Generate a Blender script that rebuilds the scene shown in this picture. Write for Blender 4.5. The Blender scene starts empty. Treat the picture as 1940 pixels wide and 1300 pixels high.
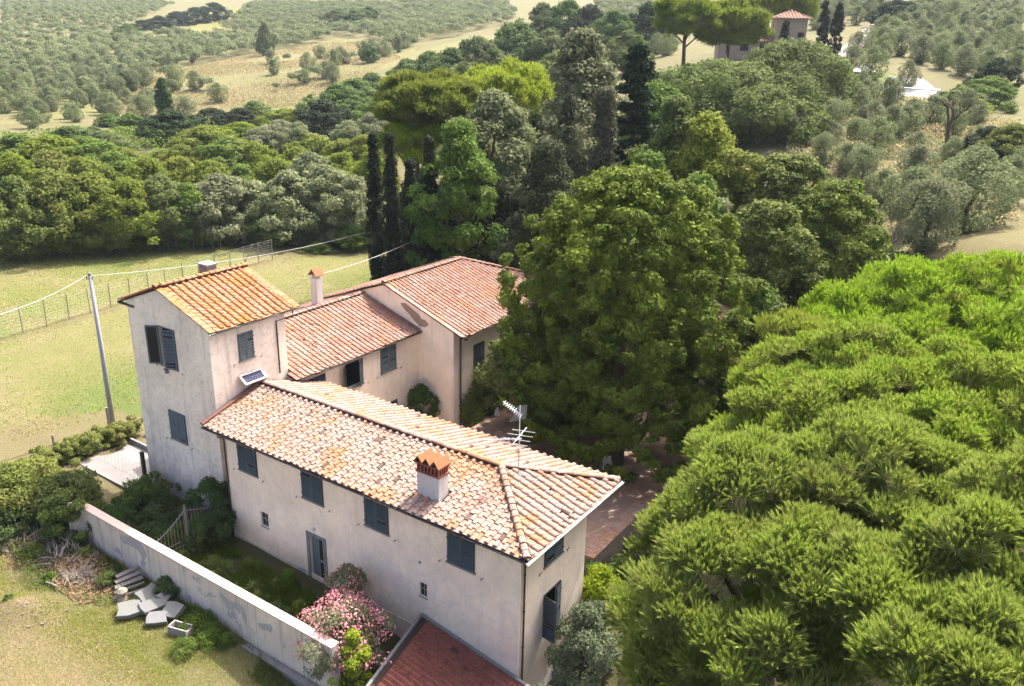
import bpy, math, random
import numpy as np
from math import radians, sin, cos, pi, sqrt, tan, atan2
from mathutils import Vector, Matrix

random.seed(7)
RNG = np.random.default_rng(11)
scene = bpy.context.scene
COL = scene.collection

# ------------------------------------------------------------------ camera
CAM_H = 24.0
PW, PH, FPX = 1940.0, 1300.0, 1600.0
PITCH, ROLL = radians(19.603), radians(1.192)
CF = np.array([0, cos(PITCH), -sin(PITCH)])
_u = np.array([0, sin(PITCH), cos(PITCH)]); _r = np.array([1.0, 0, 0])
CR = _r * cos(ROLL) + _u * sin(ROLL)
CU = -_r * sin(ROLL) + _u * cos(ROLL)
CAM = np.array([0, 0, CAM_H])
cd = bpy.data.cameras.new("camera"); cam = bpy.data.objects.new("camera", cd); COL.objects.link(cam)
cd.sensor_width = 36.0; cd.lens = FPX / PW * 36.0; cd.clip_start = 0.5; cd.clip_end = 4000
cam.matrix_world = Matrix(((CR[0], CU[0], -CF[0], 0), (CR[1], CU[1], -CF[1], 0), (CR[2], CU[2], -CF[2], CAM_H), (0, 0, 0, 1)))
scene.camera = cam

# ------------------------------------------------------------------ light
SUN_AZ, SUN_EL = radians(39.5), radians(55)
w = bpy.data.worlds.new("World"); scene.world = w; w.use_nodes = True
nt = w.node_tree; nt.nodes.clear()
sky = nt.nodes.new("ShaderNodeTexSky"); sky.sky_type = 'NISHITA'; sky.sun_disc = False
sky.dust_density = 6.5; sky.air_density = 0.55; sky.ozone_density = 0.3; sky.sun_elevation = SUN_EL; sky.sun_rotation = SUN_AZ
bg = nt.nodes.new("ShaderNodeBackground"); bg.inputs[1].default_value = 0.15
wo = nt.nodes.new("ShaderNodeOutputWorld")
nt.links.new(sky.outputs[0], bg.inputs[0]); nt.links.new(bg.outputs[0], wo.inputs[0])
sl = bpy.data.lights.new("sun", 'SUN'); sl.energy = 2.5; sl.angle = radians(0.55); sl.color = (1.0, 0.955, 0.87)
so = bpy.data.objects.new("sun", sl); COL.objects.link(so)
sdir = Vector((sin(SUN_AZ) * cos(SUN_EL), cos(SUN_AZ) * cos(SUN_EL), sin(SUN_EL)))
so.rotation_euler = sdir.to_track_quat('Z', 'Y').to_euler(); so.location = (60, 60, 90)
scene.view_settings.view_transform = 'Standard'; scene.view_settings.look = 'None'
scene.view_settings.exposure = 2.03; scene.view_settings.gamma = 1.0
cy = scene.cycles
cy.max_bounces = 6; cy.diffuse_bounces = 3; cy.glossy_bounces = 2; cy.transmission_bounces = 4; cy.transparent_max_bounces = 4
cy.use_denoising = True; cy.denoising_prefilter = 'NONE'; cy.caustics_reflective = False; cy.caustics_refractive = False
cy.use_adaptive_sampling = True

# ------------------------------------------------------------------ measuring helpers (photo pixel -> real position)
def ray(px, py): return CF + CR * (px - PW / 2) / FPX - CU * (py - PH / 2) / FPX
def on(px, py, z):
    d = ray(px, py); return CAM + d * (z - CAM_H) / d[2]
def at(px, py, dist):
    d = ray(px, py); return CAM + d * dist / math.hypot(d[0], d[1])
def proj(p):
    q = np.asarray(p, float) - CAM; d = q @ CF
    return np.stack([PW / 2 + FPX * (q @ CR) / d, PH / 2 - FPX * (q @ CU) / d], -1)
# building frame: x to the right-near, y to the right-far, z up
BO = np.array([0.7616, 27.1031, 0.0])
BX = np.array([0.8234, -0.5674, 0.0]); BY = np.array([0.5531, 0.8331, 0.0]); BZ = np.array([0, 0, 1.0])
def B(x, y, z): return BO + BX * x + BY * y + BZ * z
BINV = np.linalg.inv(np.array([BX, BY, BZ]).T)
def toB(p): return BINV @ (np.asarray(p, float) - BO)

# ------------------------------------------------------------------ terrain
_c = []
def cp(px, py, dist): p = at(px, py, dist); _c.append((p[0], p[1], p[2]))
for px, py, dd in [(100, 300, 165), (350, 300, 160), (600, 330, 150), (150, 215, 245), (330, 215, 240), (560, 205, 240), (60, 150, 330), (250, 140, 330),
                   (450, 130, 310), (640, 100, 350), (60, 90, 430), (300, 90, 430), (560, 60, 470), (800, 60, 420), (60, 30, 640), (300, 20, 700), (500, 20, 640),
                   (900, 20, 560), (760, 150, 260), (1000, 130, 250), (1150, 60, 330), (1300, 110, 200), (1450, 112, 185), (1580, 130, 172), (1640, 80, 235),
                   (1680, 185, 160), (1760, 195, 150), (1850, 120, 210), (1900, 40, 300), (1750, 20, 360), (1550, 20, 330), (1450, 290, 105), (1600, 330, 100), (1750, 330, 106),
                   (1900, 290, 118), (1700, 430, 84), (1850, 440, 78), (1925, 480, 68), (1640, 490, 74)]:
    cp(px, py, dd)
def cz(x, y, z): _c.append((x, y, z))
def cb(x, y, z): p = B(x, y, 0); _c.append((p[0], p[1], z))
for x, y in [(-60, 60), (-45, 80), (-30, 60), (-60, 100), (-30, 100), (-10, 85), (-40, 45), (-10, 105), (-45, 125)]: cz(x, y, -0.25)
for x, y, z in [(-30, 25, -.5), (-20, 20, -.5), (-10, 15, -.9), (-40, 5, -.5), (0, 5, -2.6), (0, 15, -2.6), (10, 20, -3.0), (20, 30, -2.0), (12, 5, -3), (30, 15, -1.5), (40, 40, 2.5),
                (25, 50, 0.5), (14, 60, 0.3), (0, 62, -.4), (12, 75, 1.0), (30, 75, 4.0), (-80, 60, -.2), (-90, 10, -.5), (60, 20, 3), (60, 55, 6), (-20, -20, -.6), (20, -20, -3)]: cz(x, y, z)
for x, y, z in [(-26, 0, -.5), (-20, -2, -.5), (-14, -2, -.45), (-10, -2, -.7), (-6, -1, -1.6), (-3, -2, -2.4), (3, 2, -2.6), (3, 8, -2.6), (0, 14, -2.6), (-1, 20, -2.2), (-12, 3, -.6), (-10, 14, -.9),
                (-25, 12, -.5), (-32, 2, -.4), (-32, 20, -.4), (-22, -5, -.5), (-12, -6, -.6), (-3, 28, -1.0), (-20, 34, -.3)]: cb(x, y, z)
_c = np.array(_c)
def _phi(r2): return np.where(r2 > 1e-9, 0.5 * r2 * np.log(np.maximum(r2, 1e-9)), 0)
_S = 100.0
_X = _c[:, :2] / _S
_n = len(_X)
_d2 = ((_X[:, None, :] - _X[None]) ** 2).sum(-1)
_K = _phi(_d2) + np.eye(_n) * 0.0004
_P = np.hstack([np.ones((_n, 1)), _X])
_A = np.zeros((_n + 3, _n + 3)); _A[:_n, :_n] = _K; _A[:_n, _n:] = _P; _A[_n:, :_n] = _P.T
_W = np.linalg.solve(_A, np.concatenate([_c[:, 2], np.zeros(3)]))
def terr(x, y):
    x = np.atleast_1d(np.asarray(x, float)); y = np.atleast_1d(np.asarray(y, float))
    q = np.stack([x, y], -1) / _S
    out = np.zeros(len(q))
    for i in range(0, len(q), 20000):
        s = q[i:i + 20000]
        d2 = ((s[:, None, :] - _X[None]) ** 2).sum(-1)
        out[i:i + 20000] = _phi(d2) @ _W[:_n] + _W[_n] + s @ _W[_n + 1:]
    return out
def tz(x, y): return float(terr(x, y)[0])
def tp(px, py, dmax=1500):
    """point where the sight line through a photo pixel meets the terrain"""
    d = ray(px, py); h = math.hypot(d[0], d[1])
    t = np.geomspace(8, dmax, 500)
    P = CAM[None] + d[None] * (t / h)[:, None]
    g = P[:, 2] - terr(P[:, 0], P[:, 1])
    k = np.where(g < 0)[0]
    if len(k) == 0: return P[-1]
    i = max(k[0], 1); a, b = g[i - 1], g[i]
    s = a / (a - b + 1e-12)
    return P[i - 1] * (1 - s) + P[i] * s

# ------------------------------------------------------------------ object helpers
def tag(o, label=None, cat=None, group=None, kind=None):
    if label: o["label"] = label
    if cat: o["category"] = cat
    if group: o["group"] = group
    if kind: o["kind"] = kind
    return o
def thing(name, label, cat, loc=(0, 0, 0), group=None, rz=0.0):
    o = bpy.data.objects.new(name, None); COL.objects.link(o)
    o.location = tuple(float(v) for v in loc); o.rotation_euler = (0, 0, rz); o.empty_display_size = 0.3
    return tag(o, label, cat, group)
def rootloc(parent):
    v = np.zeros(3)
    while parent is not None:
        v += np.array(parent.location); parent = parent.parent
    return v
class MB:
    """collects faces for ONE mesh"""
    def __init__(s, tf=None): s.v = []; s.f = []; s.m = []; s.r = []; s.tf = tf; s.n = 0; s.mi = 0
    def add(s, vs, fs, r=None, mi=None):
        if s.tf: vs = [s.tf(*p) for p in vs]
        b = s.n
        s.v.extend([tuple(map(float, p)) for p in vs]); s.n += len(vs)
        rr = random.random() if r is None else r
        for f in fs:
            s.f.append(tuple(b + i for i in f)); s.m.append(s.mi if mi is None else mi); s.r.append(rr)
    def box(s, x0, y0, z0, x1, y1, z1, r=None, mi=None):
        s.add([(x0, y0, z0), (x1, y0, z0), (x1, y1, z0), (x0, y1, z0), (x0, y0, z1), (x1, y0, z1), (x1, y1, z1), (x0, y1, z1)],
              [(0, 3, 2, 1), (4, 5, 6, 7), (0, 1, 5, 4), (1, 2, 6, 5), (2, 3, 7, 6), (3, 0, 4, 7)], r, mi)
    def obox(s, c, ax, ay, az, r=None, mi=None):
        """box from centre and three half-axis vectors"""
        c, ax, ay, az = map(lambda q: np.array(q, float), (c, ax, ay, az))
        vs = [c + i * ax + j * ay + k * az for k in (-1, 1) for i, j in ((-1, -1), (1, -1), (1, 1), (-1, 1))]
        s.add(vs, [(0, 3, 2, 1), (4, 5, 6, 7), (0, 1, 5, 4), (1, 2, 6, 5), (2, 3, 7, 6), (3, 0, 4, 7)], r, mi)
    def tube(s, pts, rad, n=8, r=None, mi=None, caps=True):
        pts = [np.array(p, float) for p in pts]
        if not hasattr(rad, '__len__'): rad = [rad] * len(pts)
        vs = []; fs = []
        for i, p in enumerate(pts):
            a = pts[max(i - 1, 0)]; b = pts[min(i + 1, len(pts) - 1)]
            t = b - a; t = t / (np.linalg.norm(t) + 1e-9)
            h = np.array([0, 0, 1.0]) if abs(t[2]) < 0.9 else np.array([1.0, 0, 0])
            e = np.cross(t, h); e /= np.linalg.norm(e); g = np.cross(t, e)
            for k in range(n):
                q = 2 * pi * k / n; vs.append(p + (e * cos(q) + g * sin(q)) * rad[i])
        for i in range(len(pts) - 1):
            for k in range(n):
                a = i * n + k; b = i * n + (k + 1) % n; fs.append((a, a + n, b + n, b))
        if caps:
            fs.append(tuple(range(n))); fs.append(tuple(reversed(range((len(pts) - 1) * n, len(pts) * n))))
        s.add(vs, fs, r, mi)
    def bar(s, p, q, wd, ht=None, r=None, mi=None):
        p = np.array(p, float); q = np.array(q, float); t = q - p; L = np.linalg.norm(t); t /= L + 1e-9
        h = np.array([0, 0, 1.0]) if abs(t[2]) < 0.95 else np.array([1.0, 0, 0])
        e = np.cross(t, h); e /= np.linalg.norm(e); g = np.cross(e, t)
        ht = wd if ht is None else ht
        s.obox((p + q) / 2, t * L / 2, e * wd / 2, g * ht / 2, r, mi)
    def build(s, name, mats, parent=None, smooth=False):
        me = bpy.data.meshes.new(name)
        off = rootloc(parent)
        me.from_pydata([(x - off[0], y - off[1], z - off[2]) for x, y, z in s.v], [], s.f)
        if not isinstance(mats, (list, tuple)): mats = [mats]
        for m in mats: me.materials.append(m)
        me.polygons.foreach_set("material_index", s.m)
        a = me.attributes.new("rnd", 'FLOAT', 'FACE'); a.data.foreach_set("value", s.r)
        if smooth: me.polygons.foreach_set("use_smooth", [True] * len(me.polygons))
        me.update()
        o = bpy.data.objects.new(name, me); COL.objects.link(o)
        if parent is not None: o.parent = parent
        return o
def np_mesh(name, V, F, rnd, mats, parent=None, midx=None, smooth=False):
    """V (n,3), F (m,k) fixed-size faces"""
    me = bpy.data.meshes.new(name)
    n, (m, k) = len(V), F.shape
    me.vertices.add(n); me.vertices.foreach_set("co", np.ascontiguousarray(V, dtype=np.float32).ravel())
    me.loops.add(m * k); me.loops.foreach_set("vertex_index", F.astype(np.int32).ravel())
    me.polygons.add(m); me.polygons.foreach_set("loop_start", np.arange(0, m * k, k, dtype=np.int32))
    try: me.polygons.foreach_set("loop_total", np.full(m, k, dtype=np.int32))
    except Exception: pass
    if not isinstance(mats, (list, tuple)): mats = [mats]
    for mt in mats: me.materials.append(mt)
    if midx is not None: me.polygons.foreach_set("material_index", midx.astype(np.int32))
    a = me.attributes.new("rnd", 'FLOAT', 'FACE'); a.data.foreach_set("value", rnd.astype(np.float32))
    me.polygons.foreach_set("use_smooth", np.full(m, smooth, dtype=bool))
    me.update(calc_edges=True)
    o = bpy.data.objects.new(name, me); COL.objects.link(o)
    if parent is not None: o.parent = parent
    return o
def copy_tree(root, loc, rz=0.0, sc=(1, 1, 1), label=None, group=None):
    r = root.copy(); COL.objects.link(r); r.location = tuple(float(v) for v in loc); r.rotation_euler = (0, 0, rz); r.scale = sc
    if label: r["label"] = label
    if group: r["group"] = group
    for ch in [c for c in PROTO_CH[root.name]]:
        c = ch.copy(); COL.objects.link(c); c.parent = r
    return r
PROTO_CH = {}

# ------------------------------------------------------------------ materials
class NT:
    def __init__(s, name):
        s.mat = bpy.data.materials.new(name); s.mat.use_nodes = True; s.t = s.mat.node_tree; s.t.nodes.clear()
        s.out = s.n('ShaderNodeOutputMaterial')
    def n(s, typ, **kw):
        nd = s.t.nodes.new(typ)
        for k, v in kw.items(): setattr(nd, k, v)
        return nd
    def l(s, a, b): s.t.links.new(a, b)
    def put(s, sock, v):
        if isinstance(v, bpy.types.NodeSocket): s.l(v, sock)
        elif isinstance(v, (tuple, list)) and len(v) == 3 and sock.type == 'RGBA': sock.default_value = (*v, 1)
        else: sock.default_value = v
    def pos(s, scale=(1, 1, 1), obj=False, rot=(0, 0, 0)):
        if obj: src = s.n('ShaderNodeTexCoord').outputs['Object']
        else: src = s.n('ShaderNodeNewGeometry').outputs['Position']
        m = s.n('ShaderNodeMapping'); s.l(src, m.inputs[0]); m.inputs['Scale'].default_value = scale; m.inputs['Rotation'].default_value = rot
        return m.outputs[0]
    def noise(s, scale, detail=3, rough=0.55, vec=None, dist=0.0):
        nd = s.n('ShaderNodeTexNoise'); nd.inputs['Scale'].default_value = scale; nd.inputs['Detail'].default_value = detail
        nd.inputs['Roughness'].default_value = rough; nd.inputs['Distortion'].default_value = dist
        s.l(vec if vec is not None else s.pos(), nd.inputs['Vector'])
        return nd.outputs[0]
    def ramp(s, fac, stops):
        nd = s.n('ShaderNodeValToRGB'); cr = nd.color_ramp
        while len(cr.elements) > 1: cr.elements.remove(cr.elements[-1])
        cr.elements[0].position = stops[0][0]; c = stops[0][1]; cr.elements[0].color = (*c, 1) if hasattr(c, '__len__') else (c, c, c, 1)
        for p, c in stops[1:]:
            e = cr.elements.new(p); e.color = (*c, 1) if hasattr(c, '__len__') else (c, c, c, 1)
        s.put(nd.inputs[0], fac); return nd.outputs[0]
    def mix(s, f, a, b, mode='MIX'):
        nd = s.n('ShaderNodeMix', data_type='RGBA', blend_type=mode)
        s.put(nd.inputs[0], f); s.put(nd.inputs[6], a); s.put(nd.inputs[7], b); return nd.outputs[2]
    def math(s, op, a, b=0.0, c=None):
        nd = s.n('ShaderNodeMath', operation=op); s.put(nd.inputs[0], a); s.put(nd.inputs[1], b)
        if c is not None: s.put(nd.inputs[2], c)
        return nd.outputs[0]
    def attr(s, name, out='Fac'): 
        nd = s.n('ShaderNodeAttribute', attribute_name=name); return nd.outputs[out]
    def bump(s, h, strength=0.3, dist=0.02):
        nd = s.n('ShaderNodeBump'); nd.inputs['Strength'].default_value = strength; nd.inputs['Distance'].default_value = dist
        s.l(h, nd.inputs['Height']); return nd.outputs[0]
    def pbr(s, col, rough=0.8, spec=0.3, metal=0.0, normal=None):
        p = s.n('ShaderNodeBsdfPrincipled'); s.put(p.inputs['Base Color'], col); s.put(p.inputs['Roughness'], rough)
        p.inputs['Specular IOR Level'].default_value = spec; p.inputs['Metallic'].default_value = metal
        if normal is not None: s.l(normal, p.inputs['Normal'])
        s.l(p.outputs[0], s.out.inputs[0]); return s.mat

def m_plain(name, col, rough=0.7, spec=0.3, metal=0.0, var=0.15, scale=6.0):
    t = NT(name); c2 = tuple(v * (1 - var) for v in col)
    return t.pbr(t.mix(t.noise(scale, 4), col, c2), rough, spec, metal)
def m_leaf(name, dark, light, transl=0.3, warm=None, rough=0.75, spec=0.08, obj_var=0.25, patch=0.25):
    t = NT(name)
    c = t.mix(t.attr('rnd'), dark, light)
    if warm is not None:
        f = t.math('MULTIPLY', t.ramp(t.noise(0.35, 3), [(0.50, 0.0), (0.72, 1.0)]), 0.45)
        c = t.mix(f, c, t.mix(t.attr('rnd'), tuple(v * 0.7 for v in warm), warm))
    big = t.noise(patch, 2)
    c = t.mix(t.ramp(big, [(0.35, 0.0), (0.65, 1.0)]), c, t.mix(0.35, c, light))
    oi = t.n('ShaderNodeObjectInfo').outputs['Random']
    hs = t.n('ShaderNodeHueSaturation')
    t.put(hs.inputs['Hue'], t.math('MULTIPLY_ADD', oi, 0.03, 0.485)); t.put(hs.inputs['Saturation'], t.math('MULTIPLY_ADD', oi, 0.25, 0.88))
    t.put(hs.inputs['Value'], t.math('MULTIPLY_ADD', oi, obj_var, 1 - obj_var / 2)); t.l(c, hs.inputs['Color']); c = hs.outputs[0]
    p = t.n('ShaderNodeBsdfPrincipled'); t.l(c, p.inputs['Base Color']); p.inputs['Roughness'].default_value = rough
    p.inputs['Specular IOR Level'].default_value = spec
    tr = t.n('ShaderNodeBsdfTranslucent'); t.l(t.mix(0.5, c, tuple(min(1, v * 1.3) for v in light)), tr.inputs[0])
    mx = t.n('ShaderNodeMixShader'); mx.inputs[0].default_value = transl
    t.l(p.outputs[0], mx.inputs[1]); t.l(tr.outputs[0], mx.inputs[2]); t.l(mx.outputs[0], t.out.inputs[0])
    return t.mat
def m_plaster(name, base, grey=0.4, stain_low=0.6, patch=0.0, streak=0.5):
    t = NT(name)
    n1 = t.noise(0.55, 5, 0.6); n2 = t.noise(4.0, 5, 0.65)
    c = t.mix(t.ramp(n1, [(0.38, 0.0), (0.66, 1.0)]), base, tuple(v * k for v, k in zip(base, (0.84, 0.83, 0.84))))
    c = t.mix(t.math('MULTIPLY', t.ramp(n2, [(0.5, 0.0), (0.72, 1.0)]), grey * 0.6), c, (0.36, 0.33, 0.31))
    # rain streaks below the top, running down
    sv = t.noise(1.0, 4, 0.6, vec=t.pos((3.2, 3.2, 0.16)))
    c = t.mix(t.math('MULTIPLY', t.ramp(sv, [(0.56, 0.0), (0.75, 1.0)]), streak), c, (0.27, 0.25, 0.24))
    if streak > .9:
        s2 = t.noise(1.0, 3, 0.6, vec=t.pos((11, 11, 0.22)))
        mk = t.ramp(t.noise(0.5, 2), [(0.42, 0.0), (0.56, 1.0)])
        c = t.mix(t.math('MULTIPLY', t.math('MULTIPLY', t.ramp(s2, [(0.53, 0.0), (0.66, 1.0)]), mk), 0.7), c, (0.24, 0.215, 0.20))
    z = t.n('ShaderNodeSeparateXYZ'); t.l(t.n('ShaderNodeNewGeometry').outputs['Position'], z.inputs[0])
    if stain_low > 0:
        f = t.math('MULTIPLY', t.ramp(t.math('ADD', t.math('MULTIPLY', z.outputs[2], -0.16), t.noise(0.9, 5, 0.7)), [(0.1, 0.0), (0.62, 1.0)]), stain_low)
        c = t.mix(f, c, t.mix(t.noise(1.8, 4), (0.20, 0.20, 0.225), (0.33, 0.31, 0.29)))
    if patch > 0:
        pf = t.ramp(t.noise(0.75, 4, 0.5, dist=0.6), [(0.595, 0.0), (0.605, 1.0)])
        c = t.mix(t.math('MULTIPLY', pf, patch), c, (0.36, 0.335, 0.33))
    h = t.noise(22.0, 5, 0.7)
    return t.pbr(c, 0.92, 0.15, normal=t.bump(h, 0.25, 0.02))
def m_tile(name, base, alt, lichen, dark, lich_amt=0.5, dark_amt=0.5, wash=(0.62, 0.5, 0.42), wash_amt=0.4, blk_amt=0.35):
    t = NT(name)
    r = t.attr('rnd')
    c = t.mix(t.math('MULTIPLY_ADD', r, .6, .2), base, alt)
    n = t.noise(1.3, 4, 0.6)
    c = t.mix(t.math('MULTIPLY', t.ramp(n, [(0.42, 0.0), (0.68, 1.0)]), wash_amt), c, wash)
    r2 = t.math('FRACT', t.math('MULTIPLY', r, 17.3))
    ln = t.noise(0.55, 5, 0.65)
    lf = t.ramp(t.math('ADD', t.math('MULTIPLY', ln, 1.0), t.math('MULTIPLY', r2, 0.14)), [(0.60, 0.0), (0.68, 1.0)])
    c = t.mix(t.math('MULTIPLY', lf, lich_amt), c, lichen)
    dn = t.noise(7.0, 5, 0.75)
    c = t.mix(t.math('MULTIPLY', t.ramp(dn, [(0.50, 0.0), (0.68, 1.0)]), dark_amt), c, dark)
    # individual blackened tiles
    r3 = t.math('FRACT', t.math('MULTIPLY', r, 41.7))
    c = t.mix(t.math('MULTIPLY', t.math('GREATER_THAN', r3, 0.98), blk_amt), c, (0.09, 0.06, 0.05))
    wf = t.ramp(t.noise(16.0, 3, 0.7), [(0.62, 0.0), (0.75, 1.0)])
    c = t.mix(t.math('MULTIPLY', wf, 0.35), c, (0.62, 0.57, 0.50)); c = t.mix(1.0, c, (0.66, 0.655, 0.665), 'MULTIPLY')
    return t.pbr(c, 0.9, 0.2, normal=t.bump(t.noise(30, 4, 0.7), 0.35, 0.015))

M = {}
M['wall'] = m_plaster('plaster_cream', (0.93, 0.775, 0.60), 0.4, 0.35, 0.0, 0.22)
M['wall_court'] = m_plaster('plaster_court', (0.90, 0.77, 0.61), 0.25, 0.12, 0.0, 0.25)
M['wall_tower'] = m_plaster('plaster_tower', (0.91, 0.79, 0.64), 0.8, 0.95, 0.0, 0.45)
M['wall_yard'] = m_plaster('plaster_yard', (0.70, 0.60, 0.49), 0.5, 0.2, 1.0, 0.95)
M['inside'] = m_plain('dark_interior', (0.035, 0.03, 0.028), 0.9, 0.1)
M['tile_wing'] = m_tile('tile_wing', (0.42, 0.26, 0.195), (0.50, 0.35, 0.28), (0.48, 0.21, 0.06), (0.12, 0.085, 0.07), 0.6, 0.9, (0.50, 0.40, 0.34), 0.6, 0.8)
M['tile_tower'] = m_tile('tile_tower', (0.46, 0.17, 0.06), (0.52, 0.25, 0.12), (0.52, 0.21, 0.04), (0.15, 0.07, 0.045), 0.65, 0.9, (0.50, 0.33, 0.24), 0.6, 0.2)
M['tile_rear'] = m_tile('tile_rear', (0.36, 0.17, 0.115), (0.44, 0.25, 0.185), (0.46, 0.21, 0.07), (0.12, 0.075, 0.065), 0.45, 0.9, (0.48, 0.37, 0.31), 0.75, 0.6)
M['tile_red'] = m_tile('tile_red', (0.26, 0.075, 0.05), (0.34, 0.13, 0.095), (0.26, 0.10, 0.06), (0.05, 0.035, 0.03), 0.2, 1.0, (0.22, 0.10, 0.08), 0.4, 1.0)
M['mortar'] = m_plain('roof_mortar', (0.06, 0.042, 0.035), 0.95, 0.1, var=0.4)
M['verge'] = m_tile('verge_tile', (0.22, 0.10, 0.08), (0.30, 0.16, 0.12), (0.30, 0.16, 0.08), (0.10, 0.07, 0.06), 0.2, 0.6, (0.3, 0.2, 0.17), 0.3)
M['shutter'] = m_plain('shutter_green', (0.065, 0.09, 0.098), 0.6, 0.3, var=0.35, scale=3)
M['shutter_worn'] = m_plain('shutter_worn', (0.12, 0.155, 0.165), 0.6, 0.4, var=0.4, scale=3)
M['gutter'] = m_plain('gutter_brown', (0.05, 0.035, 0.03), 0.45, 0.5, var=0.3)
M['gutter_green'] = m_plain('gutter_green', (0.07, 0.11, 0.095), 0.4, 0.5)
M['white'] = m_plain('white_paint', (0.58, 0.57, 0.55), 0.5, 0.4, var=0.08)
M['sill'] = m_plain('stone_sill', (0.30, 0.275, 0.25), 0.9, 0.2, var=0.3)
M['greystone'] = m_plain('pietra_serena', (0.20, 0.20, 0.20), 0.85, 0.2, var=0.3)
M['slab'] = m_plain('stone_slab', (0.17, 0.17, 0.16), 0.85, 0.25, var=0.3, scale=3)
M['brick'] = m_plain('louvre_brick', (0.32, 0.11, 0.075), 0.9, 0.2, var=0.35)
M['chim'] = m_plaster('plaster_chimney', (0.60, 0.57, 0.53), 0.6, 0.0, 0.0, 0.5)
M['cap'] = m_plain('cap_tile', (0.27, 0.125, 0.06), 0.9, 0.2, var=0.35, scale=5)
M['metal'] = m_plain('aluminium', (0.78, 0.78, 0.78), 0.45, 0.5, 0.0, var=0.1)
M['iron'] = m_plain('iron_grey', (0.22, 0.21, 0.19), 0.6, 0.4, 0.2, var=0.3)
M['darkiron'] = m_plain('dark_iron', (0.04, 0.035, 0.035), 0.6, 0.4)
M['pole'] = m_plain('pole_grey', (0.33, 0.33, 0.36), 0.8, 0.2, var=0.2, scale=2)
M['wood'] = m_plain('weathered_wood', (0.30, 0.25, 0.19), 0.9, 0.1, var=0.4)
M['wood_grey'] = m_plain('grey_wood', (0.24, 0.215, 0.19), 0.9, 0.1, var=0.45, scale=9)
M['bark'] = m_plain('bark', (0.12, 0.085, 0.06), 0.95, 0.1, var=0.45, scale=4)
M['bark_pale'] = m_plain('bark_pale', (0.33, 0.27, 0.22), 0.95, 0.1, var=0.4, scale=6)
M['cable'] = m_plain('cable', (0.42, 0.41, 0.39), 0.6, 0.3)
M['concrete'] = m_plaster('concrete', (0.22, 0.205, 0.195), 0.6, 0.0, 0.0, 0.0)
M['oldstone'] = m_plain('old_stone', (0.24, 0.19, 0.14), 0.95, 0.1, var=0.5, scale=5)
M['glass'] = m_plain('window_glass', (0.03, 0.035, 0.04), 0.15, 0.6)

# ------------------------------------------------------------------ foliage generators
def unit(v): return v / (np.linalg.norm(v, axis=-1, keepdims=True) + 1e-9)
def leaf_quads(C, N, size, rng, asp=0.55):
    """diamond leaves at C facing N"""
    n = len(C); t = unit(np.cross(N, rng.normal(size=(n, 3)))); b = np.cross(N, t)
    s = np.asarray(size).reshape(-1, 1) * np.ones((n, 1)); bend = N * s * rng.uniform(-0.35, 0.15, (n, 1))
    V = np.stack([C + t * s, C + b * s * asp + bend, C - t * s, C - b * s * asp + bend], 1).reshape(-1, 3)
    return V, np.arange(n * 4).reshape(n, 4)
def profile(kind, t):
    if kind == 'dome': return np.sqrt(np.clip(1 - ((t - 0.42) / 0.6) ** 2, 0, 1))
    if kind == 'big': return np.clip(np.where(t < .35, .80 + .57 * t, np.sqrt(np.clip(1 - ((t - .35) / .66) ** 2.3, 0, 1))), 0.02, 1)
    if kind == 'egg': return np.clip(np.sin(pi * np.clip(t, 0, 1) ** 0.72) ** 0.62, 0, 1)
    if kind == 'round': return np.sqrt(np.clip(1 - (2 * t - 1) ** 2, 0, 1))
    if kind == 'column': return np.clip(np.minimum(0.75 + 0.6 * t, 1) * np.sqrt(np.clip(1 - t ** 3.2, 0, 1)), 0.02, 1)
    if kind == 'cone': return np.clip((1 - t) ** 0.75 * np.minimum(1, 0.55 + 4 * t), 0.03, 1)
    if kind == 'umbrella': return np.sqrt(np.clip(1 - ((t - 0.15) / 0.87) ** 2, 0, 1))
    return np.ones_like(t)
def clumps(kind, R, z0, z1, n, rc, rng, jit=0.16, inner=0.25):
    """clump centres and radii filling the outer shell of a crown"""
    t = (np.arange(n) + 0.5) / n; t = np.clip(t + rng.normal(0, 0.02, n), 0.01, 0.99)
    a = np.arange(n) * 2.399963 + rng.normal(0, 0.25, n)
    pr = profile(kind, t) * R * (1 + rng.normal(0, jit, n))
    # lopsided outline
    ph = rng.uniform(0, 2 * pi, 4)
    pr = pr * (1 + 0.10 * np.sin(2 * a + ph[0]) + 0.08 * np.sin(3 * a + ph[1] + 4 * t) + 0.06 * np.sin(7 * t + ph[2]))
    k = rng.random(n) < inner
    pr = np.where(k, pr * rng.uniform(0.3, 0.75, n), pr)
    r = rc * rng.uniform(0.65, 1.35, n)
    pr = np.maximum(pr - r * 0.6, 0)
    C = np.stack([pr * np.cos(a), pr * np.sin(a), z0 + (z1 - z0) * t], 1)
    return C, r
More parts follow.
